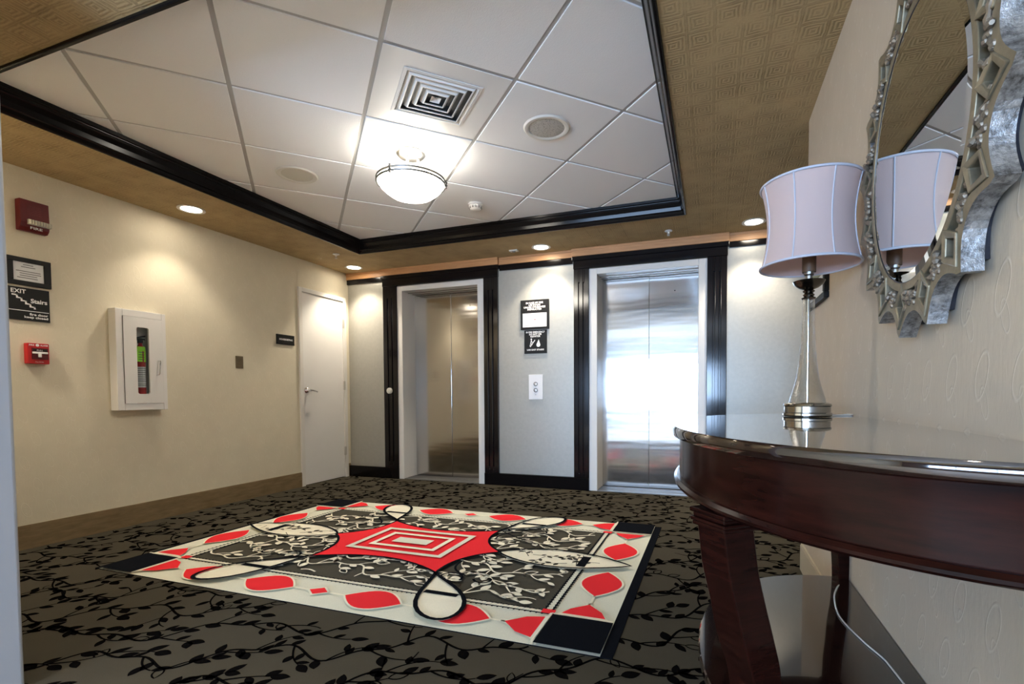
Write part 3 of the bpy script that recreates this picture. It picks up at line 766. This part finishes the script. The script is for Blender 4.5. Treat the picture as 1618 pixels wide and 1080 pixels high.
# ================================================================== PATTERNED RUG (axis aligned with the room)
rc = mat('rug_cream', (.47,.45,.36), .95, spec=.05, fn=pile_fn((.72,.72,.60)))
rl = mat('rug_light_cream', (.72,.66,.50), .95, spec=.05, fn=pile_fn((.88,.83,.67)))
rr = mat('rug_red', (.72,.03,.035), .95, spec=.05, fn=pile_fn((.85,.035,.045)))
rg = mat('rug_grey', (.10,.095,.075), .95, spec=.05, fn=pile_fn((.075,.07,.055)))
rb = mat('rug_black', (.006,.007,.010), .95, spec=.02, fn=pile_fn((.007,.008,.011)))
RM = [rb, rc, rl, rr, rg]; BK, CR, LC, RD, GR = range(5)
rug = MB()
HX, HY = 1.42, .94
rug.box(RX-HX-.035, RX+HX+.045, RY-HY, RY+HY, 0, .004, BK)
Z = [.0044]
def zz(): Z[0] += .0003; return Z[0]
def R(*p): return [(RX+a, RY+b) for a, b in p]
def rect(hx, hy, m, cx=0, cy=0): rug.flat(R((cx-hx,cy-hy),(cx+hx,cy-hy),(cx+hx,cy+hy),(cx-hx,cy+hy)), zz(), m)
FXh, FYh = 1.115, .645                       # grey field
BX, BY = FXh+.035, FYh+.03
# cream borders
rect(HX, HY, CR)
# light edge lines by the corner blocks
for sx in (-1,1):
    rug.ribbon(R((sx*BX,-HY),(sx*BX,HY)), .012, zz(), LC)
for sy in (-1,1): rug.ribbon(R((-HX,sy*BY),(HX,sy*BY)), .012, zz(), LC)
rect(FXh, FYh, GR)
# braided border
for sy in (-1,1):
    rug.ribbon(R((-FXh-.02,sy*(FYh+.012)),(FXh+.02,sy*(FYh+.012))), .03, zz(), CR)
    for k in (0, .03):
        rug.ribbon(R((-FXh-.02,sy*(FYh-.006+k)),(FXh+.02,sy*(FYh-.006+k))), .008, zz(), BK)
    zb = zz(); zw = zz(); n = 84
    for q in range(n):
        x = -FXh+.01+q*(2*FXh-.02)/(n-1)
        rug.flat(R((x-.011,sy*(FYh+.009)-.011),(x+.006,sy*(FYh+.009)-.011),(x+.011,sy*(FYh+.009)+.011),(x-.006,sy*(FYh+.009)+.011)), zw, LC)
        for k in (-.006, .027): rug.flat(R((x-.004,sy*(FYh+k)-.008),(x+.004,sy*(FYh+k)-.008),(x+.006,sy*(FYh+k)+.008),(x-.002,sy*(FYh+k)+.008)), zb, BK)
for sx in (-1,1):
    rug.ribbon(R((sx*(FXh+.012),-FYh-.02),(sx*(FXh+.012),FYh+.02)), .034, zz(), CR)
    for k in (0, .034): rug.ribbon(R((sx*(FXh-.006+k),-FYh-.02),(sx*(FXh-.006+k),FYh+.02)), .008, zz(), BK)
    zb = zz(); n = 50
    for q in range(n):
        y = -FYh+.01+q*(2*FYh-.02)/(n-1)
        for k in (-.006, .030): rug.flat(R((sx*(FXh+k)-.009,y-.004),(sx*(FXh+k)+.009,y-.007),(sx*(FXh+k)+.009,y+.002),(sx*(FXh+k)-.009,y+.005)), zb, BK)
for sx in (-1,1):
    for sy in (-1,1):
        rug.flat(R(*[(sx*(FXh+.015)+a, sy*(FYh+.012)+b) for a, b in ((-.03,-.02),(.03,-.02),(.03,.02),(-.03,.02))]), zz(), RD)
# red ogees of the border
def ogee(cx, cy, rx, ry, vert=False, grow=0):
    P = []; n = 12
    for sg in (1,-1):
        for k in range(n):
            t = (k/n*2-1)*sg; w = (1-abs(t)**1.9)*(1 if abs(t) < .35 else 1-.12*(abs(t)-.35))
            a, b = t*(rx+grow), sg*w*(ry+grow*.8)
            P.append((cx+(b if vert else a), cy+(a if vert else b)))
    return P
zl, zr_ = zz(), zz()
my = (BY+HY)/2; mx = (BX+HX)/2
for sy in (-1,1):
    y = sy*my
    for x in (-.76,-.315,.315,.76):
        rug.flat(R(*ogee(x, y, .155, .098, grow=.012)), zl, LC); rug.flat(R(*ogee(x, y, .155, .098)), zr_, RD)
    rug.flat(R((-.07,y),(0,y-.052),(.07,y),(0,y+.052)), zl, LC); rug.flat(R((-.055,y),(0,y-.04),(.055,y),(0,y+.04)), zr_, RD)
    for a, b in ((-1.12,-.92),(-.61,-.48),(-.16,-.06),(.06,.16),(.48,.61),(.92,1.12)): rug.ribbon(R((a,y),(b,y)), .010, zl, LC)
    for sx in (-1,1):
        rug.flat(R((sx*1.15,y-.112),(sx*.965,y),(sx*1.15,y+.112)), zl, LC); rug.flat(R((sx*1.135,y-.095),(sx*1.06,y-.07),(sx*.985,y),(sx*1.06,y+.07),(sx*1.135,y+.095)), zr_, RD)
for sx in (-1,1):
    x = sx*mx
    for y in (-.268,.268):
        rug.flat(R(*ogee(x, y, .165, .1, True, .012)), zl, LC); rug.flat(R(*ogee(x, y, .165, .1, True)), zr_, RD)
    for a, b in ((-.55,-.42),(.42,.55)): rug.ribbon(R((x,a),(x,b)), .010, zl, LC)
    for sy in (-1,1):
        rug.flat(R((x-.112,sy*.665),(x,sy*.52),(x+.112,sy*.665)), zl, LC); rug.flat(R((x-.097,sy*.655),(x-.07,sy*.60),(x,sy*.535),(x+.07,sy*.60),(x+.097,sy*.655)), zr_, RD)
# corner blocks
for sx in (-1,1):
    for sy in (-1,1):
        rug.flat(R((sx*(BX+.008),sy*(BY+.008)),(sx*(HX+.001),sy*(BY+.008)),(sx*(HX+.001),sy*HY),(sx*(BX+.008),sy*HY)), zz(), BK)
        rug.ribbon(R((sx*BX,sy*(BY)),(sx*HX,sy*BY)), .010, zz(), LC); rug.ribbon(R((sx*BX,sy*BY),(sx*BX,sy*HY)), .010, zz(), LC)
# cream vines over the grey field
rng2 = random.Random(5); occ2 = {}
def ins_field(x, y): 
    a, b = abs(x-RX), abs(y-RY)
    if a > FXh-.03 or b > FYh-.03: return False
    return True
zv = zz()
trellis(rug, rng2, RX, RY, 1.3, -.12, .165, .082, .0105, ins_field, zv, LC, occ2)
# curved figures
def arc(p, q, bulge, n=14):
    dx, dy = q[0]-p[0], q[1]-p[1]; l = math.hypot(dx, dy)
    return [(p[0]+dx*t-dy/l*bulge*4*t*(1-t), p[1]+dy*t+dx/l*bulge*4*t*(1-t)) for t in [k/n for k in range(n+1)]]
SA, SB, SC = .615, .425, .43
V = [(-SA,0),(-SB,SC),(SB,SC),(SA,0),(SB,-SC),(-SB,-SC)]
BU = [-.075,-.125,-.075,-.075,-.125,-.075]
star = []; edges = []
for k in range(6):
    e = arc(V[k], V[(k+1)%6], BU[k]); edges.append(e); star += e[:-1]
def lensf(sx, grow=0):
    up = [(sx*(.60+.79*t), (.145+grow)*math.sin(PI*t**.9)**.85) for t in [k/20 for k in range(21)]]
    return up+[(a, -b) for a, b in up[-2:0:-1]]
def tear(sx, sy, grow=0):
    K = (sx*SB, sy*SC); ax = (.31, .46); l = math.hypot(*ax); ux, uy = ax[0]/l, ax[1]/l; P = []
    n = 28
    for k in range(n):
        a = 2*PI*k/n; tt = (1-math.cos(a))/2; w = math.sin(a)*(.115+grow)*math.sin(PI*min(1,tt)*.5)**.9*1.15
        P.append((K[0]+sx*(ux*l*tt*1.02-uy*w), K[1]+sy*(uy*l*tt*1.02+ux*w)))
    return P
for sx in (-1,1):
    rug.flat(R(*lensf(sx)), zz(), LC)
    for sy in (-1,1): rug.flat(R(*tear(sx,sy)), zz(), LC)
zg = zz()
for sx in (-1,1):
    LP = lensf(sx)
    def ins_lens(x, y, sx=sx):
        t = (sx*(x-RX)-.60)/.79
        return .04 < t < .96 and abs(y-RY) < .145*math.sin(PI*t**.9)**.85-.015
    for q in range(9):
        px = RX+sx*rng2.uniform(.7,1.3); py = RY+rng2.uniform(-.09,.09)
        if ins_lens(px, py): vine(rug, rng2, px, py, rng2.uniform(0,6.28), .22, .05, .006, ins_lens, zg, GR, 1, None)
# black bars where the border passes the figures
for sx in (-1,1): rug.ribbon(R((sx*(FXh+.01),-.085),(sx*(FXh+.01),.085)), .05, zz(), BK)
for sx in (-1,1):
    for sy in (-1,1): rug.ribbon(R((sx*.50,sy*(FYh+.01)),(sx*.68,sy*(FYh+.01))), .035, zz(), BK)
rug.flat(R(*star), zz(), RD)
for k, e in enumerate(edges): rug.ribbon(R(*e), .016, zz(), BK)
for sx in (-1,1):
    rug.ribbon(R(*lensf(sx)), .016, zz(), BK, closed=True)
    for sy in (-1,1): rug.ribbon(R(*tear(sx,sy)), .021, zz(), BK, closed=True)
    # big arcs running on from the star's side edges
    rug.ribbon(R(*arc((sx*SB,SC),(sx*.80,.20),-.02*sx)), .010, zz(), BK)
# scrolls
def spiral(cx, cy, r0, r1, a0, a1, n=30): return [(cx+(r0+(r1-r0)*k/n)*math.cos(a0+(a1-a0)*k/n), cy+(r0+(r1-r0)*k/n)*math.sin(a0+(a1-a0)*k/n)) for k in range(n+1)]
for sx, sy in ((1,-1),(-1,1),(1,1),(-1,-1)):
    A_ = arc((sx*.48,sy*.22),(sx*.60,sy*.42),.05*sx*sy)
    S1 = [(sx*a, sy*b) for a, b in spiral(.52,.47,.085,.02,.3,-4.6)]
    S2 = [(sx*a, sy*b) for a, b in spiral(.72,.44,.06,.012,2.9,-2.0)]
    for P in (A_, S1, S2): rug.ribbon(R(*P), .013, zz(), BK)
# nested rectangles
def rring(hx, hy, w, m):
    z = zz(); P = R((-hx,-hy),(hx,-hy),(hx,hy),(-hx,hy)); Qp = R((-hx+w,-hy+w),(hx-w,-hy+w),(hx-w,hy-w),(-hx+w,hy-w))
    for k in range(4): rug.flat([P[k],P[(k+1)%4],Qp[(k+1)%4],Qp[k]], z, m)
rring(.337,.232,.036,CR); rring(.235,.139,.032,LC); rect(.128,.05,CR)
rug = rug.build('area_rug', RM, fixn=False)
tag(rug, 'large cream, red and black patterned rug on the vine carpet', 'rug')

# ================================================================== CONSOLE TABLE
mah = mat('mahogany', (.06,.014,.008), .15, spec=.12, fn=wood_fn((.006,.002,.0015), (.024,.006,.004), 1, 1, 8, 9))
mah_top = mat('mahogany_top', (.035,.012,.008), .09, coat=1, coatrough=.02, fn=wood_fn((.008,.004,.003), (.020,.008,.006), 1, 6, 1, 9))
TC = -3.40
def half(a, b, n=56, e=2.15, x=XR-.004):
    P = []
    for k in range(n+1):
        t = PI*k/n; c_, s_ = math.cos(t), math.sin(t)
        P.append((x-a*abs(s_)**(2/e), TC+b*math.copysign(abs(c_)**(2/e), c_)))
    return P
def solid(levels, n=56):
    """levels: (a,b,z) half-ellipse outlines stacked"""
    s = MB(); rings = [[(p[0],p[1],z) for p in half(a,b,n)] for a,b,z in levels]; N = n+1
    vs = [p for r in rings for p in r]; fs = [tuple(range(N-1,-1,-1)), tuple((len(levels)-1)*N+k for k in range(N))]
    s.add(vs, fs); o = 0
    for i in range(len(levels)-1):
        for k in range(N): s.f.append([i*N+k, i*N+(k+1)%N, (i+1)*N+(k+1)%N, (i+1)*N+k]); s.mi.append(0); s.sm.append(k < N-1)
    return s
t = thing('console_table', 'dark mahogany half moon console table against the right wall', 'console table', (XR-.25, TC, 0))
solid([(.560,.751,.857),(.568,.758,.860),(.570,.760,.866),(.570,.760,.879),(.567,.757,.885)]).build('table_top', mah_top, t)
solid([(.552,.742,.756),(.552,.742,.857)]).build('apron', mah, t)
solid([(.552,.742,.738),(.560,.750,.740),(.565,.755,.745),(.565,.755,.750),(.558,.748,.756)]).build('apron_moulding', mah, t)
solid([(.495,.625,.262),(.500,.630,.266),(.500,.630,.286),(.497,.627,.290)]).build('lower_shelf', mah_top, t)
def legs(px, py, front):
    s = MB(); d = Vector((px-XR, py-TC, 0)) if front else Vector((-.3, py-TC, 0)); d.normalize(); e = Vector((-d.y, d.x, 0))
    prof = [(.70,0,.038,.037),(.62,-.012,.039,.037),(.54,-.034,.039,.037),(.46,-.056,.041,.038),(.39,-.078,.038,.036),(.31,-.085,.035,.033),(.22,-.075,.032,.030),(.13,-.04,.028,.026),(.05,.015,.025,.024),(.012,.04,.026,.026),(0,.04,.026,.026)]
    if not front: prof = [(z, o*.5, a*.6, b*.6) for z, o, a, b in prof]
    # smooth
    P = []
    for i in range(len(prof)-1):
        for q in range(4):
            u = q/4; a_, b_ = prof[i], prof[i+1]
            if 0 < i < len(prof)-2:
                p0, p3 = prof[i-1], prof[i+2]
                P.append(tuple(.5*(2*a_[j]+(b_[j]-p0[j])*u+(2*p0[j]-5*a_[j]+4*b_[j]-p3[j])*u*u+(3*a_[j]-p0[j]-3*b_[j]+p3[j])*u**3) for j in range(4)))
            else: P.append(tuple(a_[j]+(b_[j]-a_[j])*u for j in range(4)))
    P.append(prof[-1]); vs = []; 
    c0 = Vector((px, py, 0))
    for z, o, w, th in P:
        cc = c0+d*o+Vector((0,0,max(0,z)))
        for su, sv in ((-1,-1),(1,-1),(1,1),(-1,1)): vs.append(cc+e*w*su+d*th*sv)
    fs = [(0,1,2,3), tuple(len(vs)-4+k for k in (3,2,1,0))]
    for i in range(len(P)-1):
        for k in range(4): fs.append((i*4+k, i*4+(k+1)%4, i*4+4+(k+1)%4, i*4+4+k))
    s.add(vs, fs); lg = s.build('leg', mah, t, bevel=.005)
    s = MB(); k_ = 1 if front else .62
    for z0, z1, w in ((.735,.725,.050),(.725,.716,.045),(.716,.708,.049),(.708,.699,.046)):
        s.obox((px,py,(z0+z1)/2), e, d, (0,0,1), w*k_, (w-.002)*k_, (z0-z1)/2)
    s.build('leg_collar', mah, lg, bevel=.003)
legs(4.115, -3.79, True); legs(4.115, -3.01, True); legs(4.52, -2.735, False); legs(4.52, -4.065, False)

# ================================================================== TABLE LAMP
LX, LY, LZ = 4.392, -2.955, .885
t = thing('table_lamp', 'glass table lamp with pale lavender drum shade on the console table', 'table lamp', (LX, LY, LZ))
c = (LX, LY, 0)
s = MB(); s.lathe([(0,LZ+.001),(.070,LZ+.001),(.074,LZ+.005),(.074,LZ+.012),(.070,LZ+.015),(.070,LZ+.034),(.073,LZ+.037),(.071,LZ+.043),(.060,LZ+.047),(0,LZ+.048)], c, 48); s.build('lamp_base', mat('smoky_chrome', (.38,.36,.33), .12, metal=1), t)
seedy = mat('seeded_glass', (.93,.95,.94), .08, fn=thin_glass((.93,.93,.92), .32, .5))
s = MB(); s.lathe([(.056,LZ+.046),(.052,LZ+.065),(.043,LZ+.095),(.035,LZ+.13),(.029,LZ+.17),(.0245,LZ+.22),(.0215,LZ+.28),(.019,LZ+.34),(.018,LZ+.393),(.016,LZ+.393),(.0195,LZ+.28),(.0225,LZ+.22),(.027,LZ+.17),(.033,LZ+.13),(.041,LZ+.095),(.050,LZ+.065),(.054,LZ+.047)], c, 40, cap=False); s.build('glass_body', seedy, t)
s = MB(); s.lathe([(.005,LZ+.046),(.005,LZ+.395)], c, 12); s.build('centre_rod', chrome_m, t)
s = MB(); s.lathe([(0,LZ+.39),(.020,LZ+.392),(.022,LZ+.397),(.014,LZ+.401),(.018,LZ+.407),(.012,LZ+.413),(.019,LZ+.419),(.013,LZ+.424),(.030,LZ+.431),(.044,LZ+.442),(.049,LZ+.452),(.047,LZ+.453),(.030,LZ+.436),(.0,LZ+.432)], c, 40); s.build('drip_dish', dark_metal, t)
s = MB(); s.lathe([(.0,LZ+.43),(.012,LZ+.43),(.011,LZ+.47),(.016,LZ+.474),(.016,LZ+.482),(.0,LZ+.482)], c, 24); s.build('stem', nickel_m, t)
s = MB(); s.lathe([(0,LZ+.482),(.021,LZ+.482),(.021,LZ+.55),(0,LZ+.55)], c, 24); s.build('bulb_socket', mat('brown_socket', (.10,.055,.03), .5), t)
s = MB(); s.lathe([(0,LZ+.55),(.014,LZ+.555),(.030,LZ+.60),(.026,LZ+.635),(0,LZ+.65)], c, 20); s.build('bulb', mat('unlit_bulb', (.8,.8,.78), .3), t)
# shade: eight concave panels
z0s, z1s, rS = 1.388, 1.655, .150
sm = mat('lavender_fabric', (.66,.60,.64), .7, bump=.12, bscale=300, sheen=.3)
def shade_fn(t_, b, tc):
    tr = t_.new('ShaderNodeBsdfTranslucent'); tr.inputs[0].default_value = (.80,.66,.64,1)
    mx_ = t_.new('ShaderNodeMixShader'); mx_.inputs[0].default_value = .35
    out = [n for n in t_.n if n.type == 'OUTPUT_MATERIAL'][0]
    t_.l.new(b.outputs[0], mx_.inputs[1]); t_.l.new(tr.outputs[0], mx_.inputs[2]); t_.l.new(mx_.outputs[0], out.inputs[0])
sm = mat('lavender_shade', (.74,.60,.58), .65, bump=.1, bscale=300, sheen=.3, fn=shade_fn)
def sr(v):                       # radius along the height 0..1
    return rS*(1-.125*math.sin(PI*v)**.9)
s = MB(); n = 96; N = 18; vs = []
for side, off in ((0,0),(1,-.0025)):
    for i in range(N+1):
        v = i/N
        for k in range(n):
            a = 2*PI*k/n; ph = (a*8/(2*PI)) % 1; flat_ = 1-.018*math.sin(PI*ph)
            r = sr(v)*flat_+off
            vs.append((LX+r*math.cos(a+.31), LY+r*math.sin(a+.31), z0s+(z1s-z0s)*v))
fs = []
for side in (0,1):
    o = side*(N+1)*n
    for i in range(N):
        for k in range(n): fs.append((o+i*n+k, o+i*n+(k+1)%n, o+(i+1)*n+(k+1)%n, o+(i+1)*n+k))
o = (N+1)*n
for i in (0, N):
    for k in range(n): fs.append((i*n+k, i*n+(k+1)%n, o+i*n+(k+1)%n, o+i*n+k))
s.add(vs, fs, 0, True); sh = s.build('lamp_shade', sm, t)
pip = mat('shade_piping', (.55,.56,.64), .6)
for z in (z0s, z1s):
    s = MB(); s.tube([(LX+rS*math.cos(2*PI*q/72), LY+rS*math.sin(2*PI*q/72), z) for q in range(72)], .0042, 8, closed=True); s.build('shade_trim', pip, sh)
for q in range(8):
    a = 2*PI*q/8+.31; s = MB(); s.tube([(LX+(sr(i/12)+.0005)*math.cos(a), LY+(sr(i/12)+.0005)*math.sin(a), z0s+(z1s-z0s)*i/12) for i in range(13)], .0023, 6); s.build('seam', pip, sh)
s = MB()
for q in range(3):
    a = 2*PI*q/3; s.tube([(LX,LY,z1s-.02),(LX+rS*math.cos(a)*.98,LY+rS*math.sin(a)*.98,z1s-.004)], .0018, 6)
s.tube([(LX,LY,LZ+.65),(LX,LY,z1s-.015)], .002, 6)
s.build('shade_spider', nickel_m, sh)
def bez(P, n=8):
    out = []
    for i in range(len(P)-1):
        p0, p1, p2, p3 = P[max(0,i-1)], P[i], P[i+1], P[min(len(P)-1,i+2)]
        for q in range(n):
            u = q/n; out.append(tuple(.5*(2*p1[j]+(p2[j]-p0[j])*u+(2*p0[j]-5*p1[j]+4*p2[j]-p3[j])*u*u+(3*p1[j]-p0[j]-3*p2[j]+p3[j])*u**3) for j in range(3)))
    out.append(P[-1]); return out
cord = [(LX+.07,LY+.01,.889),(4.485,-2.90,.888),(4.545,-2.86,.888),(4.5545,-2.80,.887),(4.5565,-2.76,.887),(4.556,-2.735,.885),(4.556,-2.63,.86),(4.555,-2.62,.70),(4.552,-2.66,.45),(4.55,-2.76,.294),(4.50,-2.90,.293),(4.472,-3.0,.293),(4.455,-3.15,.293),(4.476,-3.29,.293),(4.500,-3.38,.293),(4.506,-3.43,.293),(4.515,-3.56,.293),(4.53,-3.70,.293)]
s = MB(); s.tube(bez(cord, 6), .0022, 8); s.build('power_cord', mat('clear_cord', (.62,.61,.58), .35), t)

# ================================================================== MIRROR
ant = mat('antique_silver', (.35,.35,.35), .42, metal=.85, fn=antique_fn)
ant_flat = mat('antique_champagne', (.25,.215,.15), .45, metal=.6, var=.25, vscale=30)
ant_dark = mat('antique_recess', (.035,.035,.045), .35, metal=.5)
twig = mat('antique_twig', (.24,.20,.155), .5, metal=.6, var=.3, vscale=60)
MY, MZ = -3.47, 1.525
AX_, AZ_ = .279, .306          # mirror ellipse
SX_, SZ_ = .424, .440          # spike ellipse
NS = 16; A0 = math.radians(-8)
xf = XR-.052
def mp(r, a, ex=1.0): # fraction r of the spike ellipse at angle a -> (y,z);  y decreases to the right
    return (MY-r*SX_*math.cos(a), MZ+r*SZ_*math.sin(a))
t = thing('wall_mirror', 'oval mirror in an ornate scalloped silver sunburst frame', 'mirror', (XR, MY, 1.08))
def loop(f, n): return [f(2*PI*k/n) for k in range(n)]
n = NS*12
def outer_r(a):
    ph = ((a-A0)/(2*PI/NS)) % 1; u = abs(ph-.5)*2          # 1 at the spike, 0 mid scallop
    return .86+.14*u**2.4
def annulus(fi, fo, x0, x1, n, mi=0, inner=True, slope=0):
    s = MB(); vs = []
    for k in range(n):
        a = 2*PI*k/n; p, q = fi(a), fo(a)
        vs += [(x0,p[0],p[1]),(x1+slope,p[0],p[1]),(x1,q[0],q[1]),(x0,q[0],q[1])]
    fs = []
    for k in range(n):
        j = (k+1) % n
        for e in range(4): fs.append((k*4+e, k*4+(e+1)%4, j*4+(e+1)%4, j*4+e))
    return s.add(vs, fs, mi)
# backing plate, outer scalloped rim, inner oval ring
ell = lambda g: (lambda a: (MY-(AX_+g)*math.cos(a), MZ+(AZ_+g)*math.sin(a)))
annulus(ell(-.004), lambda a: mp(outer_r(a)*.93, a), XR-.002, XR-.018, n).build('frame_backing', ant_dark, t)
rim = annulus(lambda a: mp(outer_r(a)-.06, a), lambda a: mp(outer_r(a), a), XR-.017, xf, n)
rim.mi = [ (1 if (i % 4) == 1 else 0) for i in range(len(rim.f))]
rim.build('outer_rim', [ant, ant_flat], t)
annulus(ell(0), ell(.019), XR-.002, xf, 96).build('inner_ring', ant_flat, t, bevel=.002)
annulus(ell(-.002), ell(.0015), XR-.02, XR-.0505, 96).build('inner_bead', ant_dark, t)
# mirror glass with bevel
s = MB(); xg = XR-.0495; N = 96
P0 = [(xg, *ell(-.001)(2*PI*k/N)) for k in range(N)]; P1 = [(xg-.0015, *ell(-.020)(2*PI*k/N)) for k in range(N)]
s.add(P0+P1, [(k,(k+1)%N,N+(k+1)%N,N+k) for k in range(N)]+[tuple(range(N,2*N))]+[tuple(range(N-1,-1,-1))])
s.build('mirror_glass', mat('mirror_silvering', (.80,.84,.84), .01, metal=1), t)
# open lozenge at each spike, radial
lz = None
def lozenge(q):
    a = A0+2*PI*q/NS; s = MB()
    ro, ri = .965, (AX_+.016)/SX_
    c0, c1 = Vector((0, *mp(ri, a))), Vector((0, *mp(ro-.02, a))); rad = (c1-c0); L = rad.length; rad.normalize(); tan = Vector((1,0,0)).cross(rad)
    mid = (c0+c1)/2; h = L/2; w = .036
    O = [mid-rad*h, mid+tan*w, mid+rad*h, mid-tan*w]; I = [mid-rad*(h-.026), mid+tan*(w-.014), mid+rad*(h-.026), mid-tan*(w-.014)]
    x1 = xf-.004; vs = []
    for k in range(4): vs += [(XR-.016,O[k].y,O[k].z),(x1,O[k].y,O[k].z),(x1+.002,I[k].y,I[k].z),(XR-.016,I[k].y,I[k].z)]
    fs = []
    for k in range(4):
        j = (k+1)%4
        for e in range(4): fs.append((k*4+e,k*4+(e+1)%4,j*4+(e+1)%4,j*4+e))
    s.add(vs, fs); o = s.build('lozenge', ant_flat, t, bevel=.0025)
    s = MB(); s.add([(XR-.024,p.y,p.z) for p in I], [(0,1,2,3)]); s.build('lozenge_mirror', MATS['mirror_silvering'], o)
for q in range(NS): lozenge(q)
# clusters of cast twigs and beads between the lozenges
rng3 = random.Random(3)
def cluster(q):
    s = MB(); am = A0+2*PI*(q+.5)/NS
    def pt(r, da, x): y, z = mp(r, am+da); return (x, y, z)
    r0 = (AX_+.03)/SX_
    for m in range(15):
        u = rng3.random(); r = r0+.02+(.84-r0-.05)*u; da = rng3.uniform(-1,1)*(.085+.05*(1-abs(u-.5)))
        x = XR-rng3.uniform(.028,.056)
        p = Vector(pt(r, da, x)); d_ = Vector((rng3.uniform(-.3,.3), rng3.uniform(-1,1), rng3.uniform(-1,1))).normalized()*rng3.uniform(.012,.022)
        a_, b_ = p-d_, p+d_
        s.tube([a_, a_*.75+b_*.25, p, a_*.25+b_*.75, b_], [.004,.0075,.004,.007,.0035], 7)
    for m in range(8):
        r = r0+.03+(.80-r0)*m/8; p = pt(r, rng3.uniform(-.07,.07), XR-.05)
        s.lathe([(0,-.008),(.006,-.005),(.008,0),(.006,.005),(0,.008)], p, 8, axis=rng3.choice('yz'))
    s.tube([pt(r0+.01,-.02,XR-.03), pt((r0+.85)/2,.02,XR-.04), pt(.82,-.01,XR-.032)], .004, 6)
    s.build('twig_cluster', twig, t)
for q in range(NS): cluster(q)

# framed picture behind the lamp
t = thing('framed_picture', 'small black framed picture with white mat on the right wall behind the lamp', 'framed picture', (XR, -2.17, 1.375))
y0,y1,z0,z1 = -2.385,-1.96,1.378,1.78
s = MB(); w = .028
s.box(XR-.022,XR,y0,y1,z0,z0+w); s.box(XR-.022,XR,y0,y1,z1-w,z1); s.box(XR-.022,XR,y0,y0+w,z0+w,z1-w); s.box(XR-.022,XR,y1-w,y1,z0+w,z1-w)
s.build('picture_frame', sign_black, t, bevel=.004)
s = MB(); s.box(XR-.012,XR,y0+w-.002,y1-w+.002,z0+w-.002,z1-w+.002); s.build('mat_board', paper_m, t)
s = MB(); s.box(XR-.0135,XR-.012,y0+.11,y1-.11,z0+.12,z1-.12); s.build('print', mat('grey_green_print', (.22,.24,.17), .6, var=.4, vscale=20), t)

# ================================================================== LIGHT
w = bpy.data.worlds.new('World'); sc.world = w; w.use_nodes = True
bg = w.node_tree.nodes['Background']; bg.inputs[0].default_value = (.46,.67,1,1); bg.inputs[1].default_value = 6.5
ld = bpy.data.lights.new('window_portal', 'AREA'); ld.shape = 'RECTANGLE'; ld.size = WX1-WX0; ld.size_y = WZ1-WZ0; ld.cycles.is_portal = True
l = bpy.data.objects.new('window_portal', ld); COL.objects.link(l); l.parent = wn; l.location = (0, -.06, (WZ1-WZ0)/2); l.rotation_euler = (PI/2, 0, 0)

# ================================================================== CAMERA
cx, cy, cz, yaw, pit, rol, f, ppy, ppx = 4.088084761597244, -4.8324961608396775, 0.9634407074092728, -0.3430254377777033, -0.03470087575493249, -0.00476798821586753, 779.8885338192032, 650.0259980192172, 36.889917593067096
fw = Vector((math.sin(yaw)*math.cos(pit), math.cos(yaw)*math.cos(pit), math.sin(pit)))
r0 = Vector((math.cos(yaw), -math.sin(yaw), 0)); u0 = r0.cross(fw)
r_ = r0*math.cos(rol)+u0*math.sin(rol); u_ = -r0*math.sin(rol)+u0*math.cos(rol)
cam = bpy.data.cameras.new('camera'); cam.sensor_width = 36; cam.sensor_fit = 'HORIZONTAL'; cam.lens = f/1618*36
cam.shift_x = -ppx/1618; cam.shift_y = (ppy-540)/1618; cam.clip_start = .02
co = bpy.data.objects.new('camera', cam); COL.objects.link(co)
M = Matrix((( r_.x, u_.x, -fw.x, cx), (r_.y, u_.y, -fw.y, cy), (r_.z, u_.z, -fw.z, cz), (0,0,0,1))); co.matrix_world = M
sc.camera = co
sc.view_settings.view_transform = 'Standard'; sc.view_settings.look = 'None'; sc.view_settings.gamma = 1; sc.view_settings.use_curve_mapping = False
sc.view_settings.exposure = 2.87
sc.cycles.use_denoising = True; sc.cycles.max_bounces = 10; sc.cycles.diffuse_bounces = 5; sc.cycles.glossy_bounces = 5; sc.cycles.transmission_bounces = 8
sc.cycles.caustics_reflective = False; sc.cycles.caustics_refractive = False; sc.cycles.sample_clamp_indirect = 6
